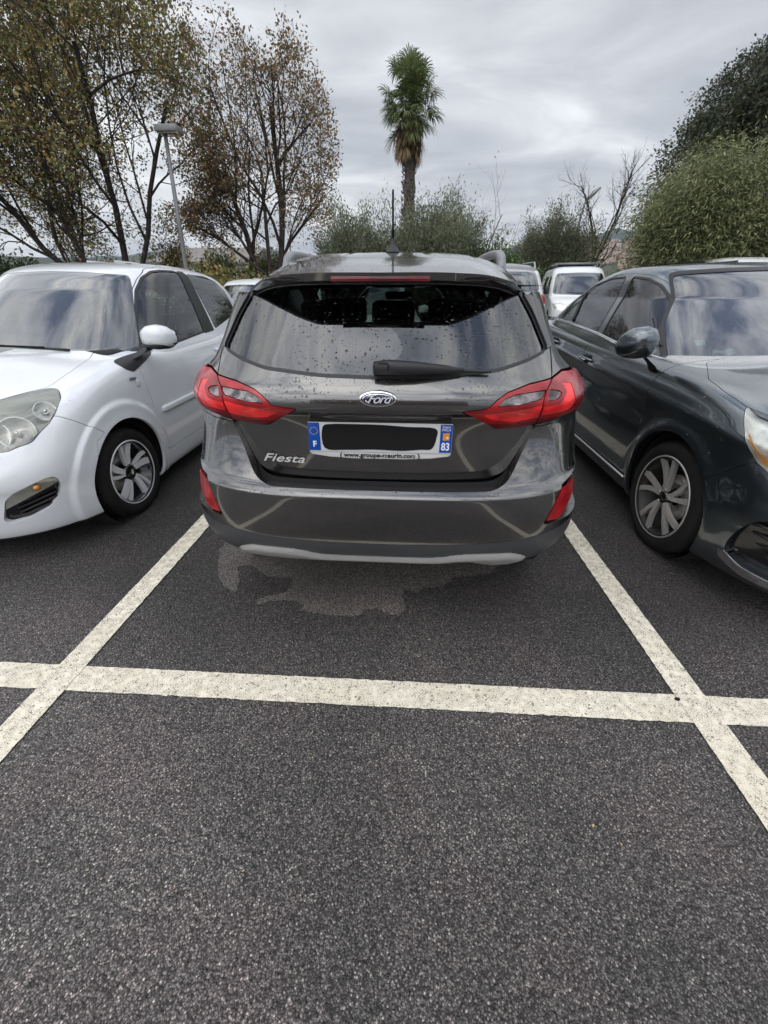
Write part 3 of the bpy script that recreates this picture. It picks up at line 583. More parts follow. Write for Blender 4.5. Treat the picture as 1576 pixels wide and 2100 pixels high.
def line_sheet(p, q, w0, w1, z): 
    p, q = np.array(p, float), np.array(q, float); d = q-p; nr = np.array([-d[1], d[0]])/np.linalg.norm(d)
    a = wob(p+nr*w0/2, q+nr*w1/2, int(np.linalg.norm(d)/.018)+3); b = wob(p-nr*w0/2, q-nr*w1/2, int(np.linalg.norm(d)/.018)+3); n = len(a)
    return tag(mesh_obj('bay_line', [(x, y, z) for x, y in a+b], [(i, n+i, n+i+1, i+1) for i in range(n-1)], M['line'], smooth=False), kind='structure')
line_sheet((-9, .925), (9, .985), .112, .112, .004)
line_sheet((-1.36, .55-3.2), (-1.345, .55), .118, .112, .0062); 
line_sheet((-1.3455, .55), (-1.325, 2.0), .112, .110, .0062); line_sheet((-1.325, 2.0), (-1.30, 6.2), .110, .110, .0062)
line_sheet((1.13, -2.6), (1.115, .55), .118, .112, .0062); line_sheet((1.115, .55), (1.07, 2.2), .112, .11, .0062); line_sheet((1.07, 2.2), (1.04, 6.2), .11, .11, .0062)
dry_px = [(-1.092,1.847),(-0.996,1.615),(-0.914,1.516),(-0.846,1.482),(-0.864,1.581),(-0.92,1.688),(-0.852,1.714),(-0.718,1.619),(-0.59,1.606),(-0.571,1.536),(-0.6,1.497),(-0.725,1.44),(-0.705,1.396),(-0.647,1.436),(-0.533,1.443),(-0.481,1.409),(-0.484,1.374),(-0.326,1.351),(-0.194,1.359),(-0.175,1.402),(-0.115,1.413),(-0.051,1.374),(0.009,1.387),(0.022,1.421),(0.002,1.51),(0.021,1.552),(0.086,1.535),(0.112,1.576),(0.204,1.582),(0.277,1.67),(0.473,1.712),(0.562,1.821),(.58,2.3),(-1.0,2.3)]
dp = []
for a_, b_ in zip(dry_px, dry_px[1:]+dry_px[:1]):
    for t in np.linspace(0, 1, 7)[:-1]: dp.append((a_[0]*(1-t)+b_[0]*t+RNG.normal()*.0035, a_[1]*(1-t)+b_[1]*t+RNG.normal()*.0035))
import mathutils
tess = mathutils.geometry.tessellate_polygon([[mathutils.Vector((x, y, 0)) for x, y in dp]])
tess = [t if (dp[t[1]][0]-dp[t[0]][0])*(dp[t[2]][1]-dp[t[0]][1])-(dp[t[1]][1]-dp[t[0]][1])*(dp[t[2]][0]-dp[t[0]][0]) > 0 else t[::-1] for t in tess]
tag(mesh_obj('dry_ground', [(x, y, .0025) for x, y in dp], [tuple(t) for t in tess], M['dry'], smooth=False), kind='structure')
for x in (-3.85, -6.3, 3.6, 6.1, 8.5): line_sheet((x, -2.6), (x, 6.2), .11, .11, .0062)

# ------------------------------------------------------------------ the dark grey hatchback in the middle bay (near end = rear)
def trapz_clip(P, ymax): return P.inside(lambda V: V[:, 1]-ymax)
def wheel_well(parent, yc, zc, r, W, depth=.30):
    gs = []
    for s in (-1, 1):
        mesh_obj('wheel_arch_liner', *lathe_geo([(s*(W-.03), r+.004), (s*(W-depth), r+.004), (s*(W-depth), 0)], 'x', 40, (0, yc, zc)), M['void'], parent)
def middle_car():
    root = empty('hatchback_car', (-.097, 1.255, 0))
    tag(root, 'dark grey wet hatchback with red tail lamps, seen from behind in the middle bay', 'car')
    L = 4.07
    A = Patch.grid(shell(FBODY, L, m=5, nn=190, nf=26, ns=60)); Hh = Patch.grid(shell(FHATCH, L, m=6, nn=190, nf=26, ns=10)); LA = Patch.grid(shell(FL, L, m=6, nn=220, nf=6, ns=4))
    H = trapz_clip(Hh, .95); LA = trapz_clip(LA, .6)
    hatch = rpoly([(-.42,.703), (.42,.703), (.465,.717), (.492,.745), (.515,.79), (.571,.907), (.566,1.012), (.575,1.040), (.604,1.078), (.615,1.155), (.575,1.27), (.535,1.335), (.50,1.40), (-.50,1.40), (-.535,1.335), (-.575,1.27), (-.615,1.155), (-.604,1.078), (-.575,1.040), (-.566,1.012), (-.571,.907), (-.515,.79), (-.492,.745), (-.465,.717)], .02, 4)
    glass = rpoly([(-.40,1.109), (-.19,1.093), (0,1.089), (.19,1.093), (.40,1.109), (.50,1.131), (.578,1.153), (.583,1.168), (.532,1.268), (.492,1.325), (.46,1.39), (-.46,1.39), (-.492,1.325), (-.532,1.268), (-.583,1.168), (-.578,1.153), (-.50,1.131)], .02, 4)
    xz = lambda V: np.stack([V[:, 0], V[:, 2]], 1)
    lin = rpoly([(.604,1.076), (.505,1.066), (.432,1.047), (.399,1.028), (.365,.997), (.280,.989), (.420,.906), (.495,.907), (.571,.914), (.566,1.012), (.575,1.040)], .006, 3)
    lout = rpoly([(.604,1.076), (.655,1.090), (.80,1.07), (.93,1.05), (.93,.93), (.735,.932), (.571,.914), (.566,1.012), (.575,1.040)], .008, 3)
    near, rest = A.cut(lambda V: V[:, 1]-.95)
    # hatch outline and outer lamps leave the body side
    near = near.outside(sdf(xz(near.V), hatch)-.003)
    def lampcut(P, g): d = sdf(front(P.V), lout); d = np.maximum(d, P.V[:, 1]-.50+.35*(P.V[:, 2]-.9)); return P.cut(d+g)
    near = lampcut(near, -.003)[1]
    # lower valance and reflector openings
    seam = lambda V: V[:, 2]-(.476+.041*(np.clip(np.abs(V[:, 0])/.74, 0, 1.2))**1.8)
    refl = rpoly([(.705,.690), (.86,.71), (.86,.545), (.640,.552), (.640,.560)], .008, 3)
    bump_hi = near.outside(lambda V: seam(V)-.0015); val = near.inside(lambda V: seam(V)+.0015)
    rd = lambda P: np.maximum(sdf(front(P.V), refl), P.V[:, 1]-.42)
    bump_hi, opening = bump_hi.outside(rd(bump_hi)-.002), bump_hi.inside(rd(bump_hi)+.0015)
    # split the bumper skin from the quarter panel just under the lamps
    bs = lambda V: V[:, 2]-(.905-.0*V[:, 1])
    bumper = bump_hi.inside(lambda V: bs(V)+.0015); qp = bump_hi.outside(lambda V: bs(V)-.0015)
    # arches, windows, doors on the flanks
    arc = lambda P: np.minimum(np.hypot(P.V[:, 1]-.765, P.V[:, 2]-.335), np.hypot(P.V[:, 1]-3.258, P.V[:, 2]-.335))-.362
    val = val.outside(lambda V: .30+.115*(np.clip((np.abs(V[:, 0])-.52)/.2, 0, 2))**1.2-V[:, 2]) if False else val.inside(lambda V: .30+.115*(np.clip((np.abs(V[:, 0])-.52)/.2, 0, 2))**1.2-V[:, 2])
    qp = qp.inside(lambda V: V[:, 2]-1.338)
    body = qp; bumper = bumper.outside(arc(bumper)); val = val.outside(arc(val)); rest = rest.outside(arc(rest)); body = body.outside(arc(body))
    wins = [rpoly([(.62,1.12), (.78,1.30), (.98,1.385), (1.20,1.405), (1.28,1.06), (.80,1.07)], .03), rpoly([(1.33,1.06), (1.25,1.408), (1.80,1.43), (2.00,1.435), (2.00,1.03)], .03), rpoly([(2.06,1.03), (2.06,1.435), (2.35,1.42), (2.62,1.32), (2.98,1.05), (2.98,1.0)], .03)]
    skin = []
    for P in (body, rest):
        for w in wins:
            f = lambda Q: np.maximum(sdf(side(Q.V), w), .50-np.abs(Q.V[:, 0]))
            g, P = P.inside(f(P)+.003), P.outside(f(P))
            if len(g.T): skin.append(g)
        ws = rpoly([(-.60,1.02), (-.50,1.40), (.50,1.40), (.60,1.02)], .04)
        if P.V[:, 1].max() > 2:
            f = np.maximum(sdf(xz(P.V), ws), 2.4-P.V[:, 1]); g, P = P.inside(f+.002), P.outside(f); g.off(-.003).build('windscreen', M['glass_screen'], root)
        if P.V[:, 1].max() < 1.2: body = P
        else: rest = P
    for g in skin:
        for s in (-1, 1):
            q = g.inside(lambda V: -s*V[:, 0])
            if len(q.T): q.off(-.004).build('side_window', M['glass_screen'], root)
    rest.build('body', M['grey_paint'], root, skirt=.02); [body.inside(lambda V: -s*V[:, 0]).build('rear_quarter_panel', M['grey_paint'], root, skirt=.05) for s in (-1, 1)]
    bumper.build('rear_bumper', M['grey_paint'], root, skirt=.05)
    va = val.build('lower_bumper', M['grey_plastic'], root, skirt=.05)
    for s in (-1, 1):
        o = opening if s > 0 else opening.mirror()
        o = o.inside(lambda V: -V[:, 0]) if s > 0 else opening.inside(lambda V: V[:, 0])
        q = o.off(-.030).build('reflector_pocket', M['black_plastic'], root)
        rr = rpoly([(.716,.676), (.79,.685), (.79,.62), (.720,.552), (.655,.558)], .008, 3)
        o.inside(sdf(front(o.V), rr)).off(-.008).build('rear_reflector', M['red_lens'], root, skirt=.015)
    # shelf between bumper and hatch
    V = []; n = 30
    for i in range(n+1):
        x = -.44+.88*i/n; y0 = .028+.75*(1-(1-abs(x/.853)**3)**(1/3)); V += [(x, y0+.003, .696), (x, y0+.02, .6925), (x, y0+.13, .688)]
    F = [q for i in range(n) for q in ((3*i, 3*i+3, 3*i+4, 3*i+1), (3*i+1, 3*i+4, 3*i+5, 3*i+2))]
    mesh_obj('bumper_step', V, F, M['black_plastic'], root)
    # ---------------- hatch
    Hp = H.inside(sdf(xz(H.V), hatch)+.003)
    d = sdf(front(Hp.V), lin); Hp = Hp.outside(d-.0022)
    gh = Hp.inside(sdf(xz(Hp.V), glass)+.001); Hp = Hp.outside(sdf(xz(Hp.V), glass)-.0015)
    # painted skin below, black gloss fins beside the glass
    ff_ = lambda V: np.maximum(1.158+.2*(np.abs(V[:, 0])-.59)-V[:, 2], .45-np.abs(V[:, 0]))
    fin, Hp = Hp.inside(lambda V: ff_(V)+.001), Hp.outside(lambda V: ff_(V)-.001)
    hp = Hp.build('hatch', M['grey_paint'], root, skirt=.035)
    for s in (-1, 1): fin.inside(lambda V: np.maximum(-s*V[:, 0], V[:, 2]-1.325)).off(.010).build('window_fin', M['black_gloss'], hp, skirt=.04)
    gl = gh.off(-.003).build('rear_window', M['glass_rear'], root)
    # rubber line round the glass
    G2 = H.inside(sdf(xz(H.V), glass)-.004); G2 = G2.outside(sdf(xz(G2.V), glass)+.006); G2 = G2.inside(lambda V: V[:, 2]-1.34)
    G2.off(.001).build('window_seal', M['black_plastic'], gl)
    blk = gh.off(-.006); blk = blk.outside(sdf(xz(blk.V), glass)+.007); blk.build('window_border', M['matt_black'], gl)
    # ---------------- tail lamps: outer piece on the body, inner piece on the hatch
    wi = rpoly([(.574,1.046), (.459,1.040), (.418,1.027), (.396,1.003), (.478,1.007), (.556,1.020)], .006, 3)
    wo = rpoly([(.588,1.045), (.625,1.039), (.643,1.027), (.625,1.013), (.580,1.009)], .006, 3)
    bright_i = rpoly([(.566,1.000), (.44,.985), (.35,.975), (.40,.950), (.48,.940), (.566,.952)], .004, 3)
    bright_o = rpoly([(.572,.992), (.64,.995), (.665,1.03), (.64,1.062), (.69,1.05), (.715,.99), (.69,.960), (.572,.958)], .004, 3)
    for s in (-1, 1):
        Ls = LA.inside(lambda V: -s*V[:, 0]); 
        for nm_, reg, wt, br, outer in (('tail_lamp', lin, wi, bright_i, 0), ('tail_lamp', lout, wo, bright_o, 1)):
            d = sdf(front(Ls.V), reg)
            if outer: d = np.maximum(d, Ls.V[:, 1]-.50+.35*(Ls.V[:, 2]-.9))
            P = Ls.inside(d+.002); d = sdf(front(P.V), reg)
            # softly rounded rim
            P = P.off(.006-.010*np.clip(1+d/.012, 0, 1)**2)
            w = P.inside(sdf(front(P.V), wt)+.001); P = P.outside(sdf(front(P.V), wt)-.001)
            edge = lambda Q: sdf(front(Q.V), reg)
            b = P.inside(sdf(front(P.V), br)); P = P.outside(sdf(front(P.V), br))
            dk, P = P.inside(np.maximum(P.V[:, 2]-(.935 if not outer else .940), -edge(P)-.5)), P.outside(P.V[:, 2]-(.935 if not outer else .940))
            lo = P.build(nm_, M['red_lens'], root, skirt=.04)
            dk.build('dark_red_band', M['red_dark'], lo, skirt=.04) if len(dk.T) else None
            b.off(-.0015).build('light_bar', M['red_bright'], lo, skirt=.004)
            w.off(-.003).build('clear_lens', M['ribbed'], lo, skirt=.01)
            # fine rim around the clear lens
    # seam backing so that nothing shines through the joints
    bk = A.inside(lambda V: V[:, 1]-.9); bk = bk.inside(lambda V: V[:, 2]-1.06).off(-.055); bk = bk.outside(sdf(xz(bk.V), hatch)); bk.build('inner_structure', M['void'], root)
    bk = H.inside(sdf(xz(H.V), hatch)); bk = bk.inside(lambda V: V[:, 2]-1.07).off(-.055); bk.build('hatch_lining', M['void'], root)
    # ---------------- badge, plate, lettering
    yb = .040; bz = 1.038
    rows_ = []
    k = 64
    def oval(a, b, y0, y1, name, mat, par, dome=0):
        V = [(a*cos(2*pi*j/k), y0, b*sin(2*pi*j/k)) for j in range(k)]+[(a*cos(2*pi*j/k), y1, b*sin(2*pi*j/k)) for j in range(k)]+[(a*.93*cos(2*pi*j/k), y1-.0018-dome*.3, b*.9*sin(2*pi*j/k)) for j in range(k)]+[(a*.5*cos(2*pi*j/k), y1-.0018-dome, b*.5*sin(2*pi*j/k)) for j in range(k)]+[(0, y1-.0018-dome*1.15, 0)]
        F = []
        for i in range(3): F += [(i*k+j, i*k+(j+1) % k, (i+1)*k+(j+1) % k, (i+1)*k+j) for j in range(k)]
        F += [(3*k+j, 3*k+(j+1) % k, 4*k) for j in range(k)]
        o = fixn(mesh_obj(name, V, F, mat, par)); return o
    badge = oval(.0625, .0262, .025, -.004, 'oval_badge', M['chrome'], root, .001); badge.location = (.0, .040, 1.032); badge.rotation_euler = (-.12, 0, 0)
    b2 = oval(.0560, .0205, .0, -.0062, 'badge_field', M['navy'], badge, .0016)
    b3 = oval(.0530, .0184, .0, -.0070, 'badge_ring', M['chrome'], badge, .0017); b4 = oval(.0518, .0172, .0, -.0074, 'badge_centre', M['navy'], badge, .0018)
    text('badge_script', 'Ford', .040, M['bright_metal'], badge, (.002, -.0115, .000), ext=.0008, shear=.45, sx=1.10, bold=.0003, space=.86)
    tube('script_flourish', [(-.040, -.0112, -.003), (-.036, -.0112, -.009), (-.028, -.0112, -.008), (-.022, -.0112, .004), (-.014, -.0112, .0095), (-.024, -.0112, .0110), (-.034, -.0112, .006)], .0013, M['bright_metal'], badge, 6)
    pl = rbox('number_plate', (0, .1085, .876), (.520, .006, .112), M['plate_white'], root, w=.006)
    V, F = extrude_poly([(-.262,.054), (.262,.054), (.262,-.062), (.252,-.069), (.19,-.078), (.10,-.083), (-.10,-.083), (-.19,-.078), (-.252,-.069), (-.262,-.062)], .010, lambda u, v, w: (u, .1095+w, .876+v)); bevel(mesh_obj('plate_holder', V, F, M['plate_white'], pl, smooth=False), .004)
    rbox('euro_band', (-.239, .1045, .878), (.042, .003, .104), M['blue_plate'], pl, w=.001); rbox('region_band', (.239, .1045, .878), (.042, .003, .104), M['blue_plate'], pl, w=.001)
    gs = []
    for j in range(12):
        th = 2*pi*j/12; c = (-.239+.0135*cos(th), .1026, .900+.0135*sin(th))
        P = [(c[0]+(.0026 if i % 2 == 0 else .0011)*sin(pi*i/5), c[1], c[2]+(.0026 if i % 2 == 0 else .0011)*cos(pi*i/5)) for i in range(10)]; gs.append((P, [tuple(range(10))]))
    mesh_obj('star', *join(*gs), M['yellow'], pl, smooth=False)
    text('plate_letter', 'F', .030, M['text_white'], pl, (-.239, .1027, .850), bold=.001)
    text('plate_digits', '83', .040, M['text_white'], pl, (.239, .1027, .848), sx=.78, bold=.001)
    text('region_text', 'Région', .0125, M['text_white'], pl, (.239, .1027, .9225), sx=.85); text('region_name', 'PACA', .0135, M['text_white'], pl, (.239, .1027, .9115), sx=.95)
    V, F = extrude_poly([(-.012,-.013), (-.004,-.015), (.004,-.012), (.012,-.014), (.013,-.004), (.011,.004), (.013,.013), (.004,.014), (-.004,.012), (-.012,.013), (-.011,.002)], .0015, lambda u, v, w: (.239+u, .1028-w, .887+v)); mesh_obj('region_emblem', V, F, M['orange'], pl, smooth=False)
    rbox('emblem_mark', (.244, .1010, .883), (.007, .001, .008), M['text_white'], pl, w=.001)
    cov = np.array([(-.206,.034), (-.203,-.044), (-.12,-.050), (-.02,-.047), (.08,-.050), (.15,-.044), (.190,-.040), (.205,.0), (.198,.036), (.10,.040), (0,.046), (-.12,.047), (-.17,.046)]); cov = crom(cov, 4)
    V, F = extrude_poly([tuple(p) for p in cov], .0018, lambda u, v, w: (u, .1046-w, .880+v)); mesh_obj('number_cover', V, F, M['matt_black'], pl, smooth=False)
    text('dealer_line', '( www.groupe-maurin.com )', .0235, M['text_black'], pl, (.0, .1085, .808), sx=1.10, bold=.0006)
    mt = text('model_lettering', 'Fiesta', .044, M['bright_metal'], root, (-.374, .127, .781), rot=(pi/2, 0, -.10), ext=.0012, shear=.38, sx=1.62, bold=.0002, space=1.02)
    # plate lamp recess lip
    # ---------------- sensors
    for x, z, y in ((-.237, .605, .002), (.237, .605, .002), (-.620, .566, .095), (.620, .566, .095)):
        a = 0 if abs(x) < .5 else .75*(1 if x > 0 else -1)
        o = fixn(mesh_obj('parking_sensor', *lathe_geo([(.012, .0125), (-.0015, .0125), (-.003, .0112), (-.0008, .0098), (-.0022, .0085), (-.0035, 0)], 'y', 28), M['black_plastic'], root)); o.location = (x, y+.006, z); o.rotation_euler = (0, 0, a)
    # ---------------- skid plate with exhaust notch
    top_ = [(-.605,.388), (-.575,.412), (-.53,.430), (-.42,.434), (-.31,.427), (-.25,.407), (-.1,.401), (.08,.401), (.18,.403), (.25,.409), (.31,.427), (.42,.434), (.53,.430), (.575,.412), (.605,.388)]
    bot_ = [(.60,.380), (.575,.365), (.53,.352), (.46,.352), (.41,.366), (.36,.384), (.30,.376), (.25,.366), (.18,.364), (0,.364), (-.25,.364), (-.42,.364), (-.54,.364), (-.575,.365), (-.60,.380)]
    skp = rpoly(top_+bot_, .012, 3)
    sk = A.inside(lambda V: V[:, 1]-.40); sk = sk.inside(lambda V: V[:, 2]-.5)
    sk = sk.inside(sdf(xz(sk.V), skp)); d = sdf(xz(sk.V), skp)
    dz = .5-.5*np.cos(pi*np.clip(-d/.018, 0, 1)); sk = sk.off(.004+.012*dz)
    g_ = Patch(sk.V, sk.N, sk.T); tri = sk.V[sk.T]; fn = np.cross(tri[:, 1]-tri[:, 0], tri[:, 2]-tri[:, 0]); nn_ = np.zeros_like(sk.V)
    for q in range(3): np.add.at(nn_, sk.T[:, q], fn)
    sk.N = nn_/np.maximum(np.linalg.norm(nn_, axis=1, keepdims=True), 1e-12)
    sk.build('skid_plate', M['silver_trim'], root, skirt=.02)
    mesh_obj('exhaust_tip', *lathe_geo([(.0, .030), (-.006, .033), (.0, .036), (.16, .036)], 'y', 32, (.34, .13, .372)), M['void'], root)
    mesh_obj('exhaust_bore', *lathe_geo([(.004, .030), (.12, .028), (.12, 0)], 'y', 32, (.34, .13, .372)), M['void'], root)
    # ---------------- roof
    xs = np.linspace(-1, 1, 111); ss = np.linspace(0, 1, 170)**1.35; G = np.zeros((len(ss), len(xs), 3))
    for j, t in enumerate(xs):
        a = abs(t); yt = float(hermite(np.array([a*.60]), [0,.25,.34,.43,.50,.544,.60], [.165,.175,.205,.265,.345,.405,.50])[0]); y = yt+(2.62-yt)*ss
        hw = hermite(y, [.17,.45,.7,1.2,2.0,2.62], [.565,.572,.59,.610,.612,.58]); x = t*hw
        zc = hermite(y, [.165,.30,.50,.75,1.05,1.5,2.0,2.62], [1.391,1.420,1.456,1.486,1.499,1.503,1.497,1.425])
        bl = np.clip((y-.45)/.7, 0, 1); bl = bl*bl*(3-2*bl); dep = (.17*a**4.5)*(1-bl)+(.03*a*a+.07*a**7)*bl
        rib = .0045*(np.exp(-((np.abs(x)-.16)/.012)**2)+np.exp(-((np.abs(x)-.36)/.012)**2))*np.clip((y-.55)/.1, 0, 1)
        G[:, j] = np.stack([x, y, zc-dep-rib], 1)
    roof = Patch.grid(G)
    sp, rf = roof.cut(lambda V: V[:, 1]-.44-.10*np.abs(V[:, 0]))
    rf.inside(lambda V: .003+(.44+.10*np.abs(V[:, 0]))-V[:, 1]).build('roof', M['grey_paint'], root, skirt=.03)
    spo = sp.build('spoiler', M['grey_paint'], root, skirt=.022)
    # under side and lip of the spoiler
    E_ = G[0]; U = []
    for t, dy, dz in ((0, .001, -.001), (.0, .006, -.027), (.3, .03, -.034), (1, .20, -.040)): U.append(E_+np.array([0, dy, dz])*1.0)
    Patch.grid(np.array(U)[::-1]).build('spoiler_underside', M['black_gloss'], spo)
    br = rbox('high_brake_lamp', (.0, .170, 1.3735), (.315, .008, .0165), M['red_dark'], root, w=.004); br.data.materials[0] = M['red_dim']
    # washer nozzle / lip shadow
    # antenna
    a = fixn(mesh_obj('antenna_base', *lathe_geo([(-.004, .030), (.0, .030), (.004, .027), (.012, .019), (.024, .011), (.040, .0075), (.046, .006)], 'z', 28), M['black_plastic'], root)); a.location = (.018, .70, 1.4835); a.scale = (1, 1.25, 1)
    tube('antenna_rod', [(0, -.0, .040), (.0, -.012, .10), (0, -.030, .19), (0, -.032, .198)], [.0048, .0042, .0040, .003], M['rubber'], a, 10)
    # rails
    for s in (-1, 1):
        c = []; 
        for y, z, w in ((1.10, 1.425, .016), (1.13, 1.47, .020), (1.18, 1.510, .022), (1.27, 1.532, .022), (1.45, 1.542, .020), (1.75, 1.547, .020), (2.15, 1.53, .020), (2.35, 1.48, .018)):
            c.append(((s*(.560-.01*(y > 2)), y, z-.02), (w, 0, 0), (0, .0, .020 if z > 1.46 else .014)))
        # front and rear feet run down into the roof
        V, F = superblob(c, 16, 3); r_ = fixn(mesh_obj('roof_rail', V, F, M['rail_grey'], root))
        V, F = superblob([((s*.560, 1.15, 1.40), (.020,0,0), (0,.06,0)), ((s*.560, 1.19, 1.49), (.020,0,0), (0,.055,0)), ((s*.560, 1.26, 1.52), (.019,0,0), (0,.06,0))], 16, 3); fixn(mesh_obj('rail_foot', V, F, M['rail_grey'], r_))
    # ---------------- wiper: housing, arm and blade
    w = superblob([((-.020, .090, 1.122), (0,.004,0), (0,0,.006)), ((-.015, .076, 1.123), (0,.020,0), (0,0,.020)), ((.03, .072, 1.126), (0,.023,0), (0,0,.023)), ((.12, .076, 1.124), (0,.021,0), (0,0,.020)), ((.22, .090, 1.118), (0,.014,0), (0,0,.013)), ((.275, .098, 1.114), (0,.008,0), (0,0,.007))], 20, 2.6)
    wo_ = fixn(mesh_obj('rear_wiper', *w, M['black_plastic'], root))
    tube('wiper_tip', [(.27, .098, 1.114), (.34, .108, 1.110), (.37, .112, 1.108)], [.006, .005, .004], M['black_plastic'], wo_)
    tube('wiper_clip', [(.0, .050, 1.140), (.028, .048, 1.143), (.034, .048, 1.137), (.032, .050, 1.120)], .002, M['void'], wo_, 6)
    # ---------------- inside
    for x in (-.42, 0, .42): seat(root, x, .95, .42, mat='dark')
    for x in (-.36, .36): seat(root, x, 1.75, .42)
    rbox('dashboard', (0, 2.95, .92), (1.36, .45, .22), M['dark'], root, w=.05)
    rbox('rear_view_mirror', (.0, 2.42, 1.31), (.22, .03, .06), M['dark'], root, w=.015)
    rbox('cabin_floor', (0, 2.05, .40), (1.45, 3.4, .12), M['void'], root, w=.03)
    rbox('parcel_shelf', (0, .68, .99), (1.15, .48, .02), M['dark'], root, w=.005)
    V = [(x, y, 1.375-.03*abs(x)) for y in (.40, 1.2, 2.5) for x in (-.58, -.3, 0, .3, .58)]
    mesh_obj('headlining', V, [(5*i+j, 5*i+j+1, 5*i+j+6, 5*i+j+5) for i in range(2) for j in range(4)], M['dark'], root)
    wheel_well(root, .765, .335, .362, .83); wheel_well(root, 3.258, .335, .362, .83)
    sp_ = [[(r*cos(a+da), r*sin(a+da)) for r, da in ((.05, -.25), (.20, -.12), (.20, .12), (.05, .25))] for a in np.arange(5)*2*pi/5]
    for s in (-1, 1):
        for y in (.765, 3.258): wheel(root, s*.80, y, .32, .222, .20, s, sp_, M, detail=False)
    return root
middle = middle_car()

# ------------------------------------------------------------------ front-facing parked cars (near end = front)
def smooth01(t): t = np.clip(t, 0, 1); return t*t*(3-2*t)
xz = lambda V: np.stack([V[:, 0], V[:, 2]], 1)
xy = lambda V: np.stack([V[:, 0], V[:, 1]], 1)
def msym(half):
    """mirror a half outline (x >= 0, first and last point near x = 0) into a closed polygon"""
    h = list(half); return h+[(-x, y) for x, y in h[::-1] if x > 1e-6]
def on_surf(P, pts, tree=None):
    """nearest surface point to each (x, y, z)"""
    out = []; 
    for p in pts: d = ((P.V-np.array(p))**2).sum(1); j = int(np.argmin(d)); out.append(P.V[j]+P.N[j]*.0)
    return np.array(out)
def patch_normals(P):
    tri = P.V[P.T]; fn = np.cross(tri[:, 1]-tri[:, 0], tri[:, 2]-tri[:, 0]); nn = np.zeros_like(P.V)
    for q in range(3): np.add.at(nn, P.T[:, q], fn)
    P.N = nn/np.maximum(np.linalg.norm(nn, axis=1, keepdims=True), 1e-12); return P
def car_shells(A_, G_, L, zfA, zfG, flare, mA=6, mG=8, ring=0):
    A = Patch.grid(shell(A_, L, m=mA, nn=130, nf=30, ns=230, zf=zfA)); 
    # wheel arch flares
    for (yc, zc, r) in flare:
        d = np.hypot(A.V[:, 1]-yc, A.V[:, 2]-zc)-r; side_ = smooth01((np.abs(A.V[:, 0])-.55)/.15)*smooth01((1.0-A.V[:, 2])/.15)
        A.V[:, 0] += np.sign(A.V[:, 0])*side_*(.016*np.exp(-(np.clip(d-.012, 0, 9)/.045)**2) if not ring else .017*(1-smooth01((d-.085)/.030))+.006*np.exp(-(np.clip(d, 0, 9)/.03)**2))
    patch_normals(A); G = Patch.grid(shell(G_, L, m=mG, nn=110, nf=60, ns=110, zf=zfG)); return A, G
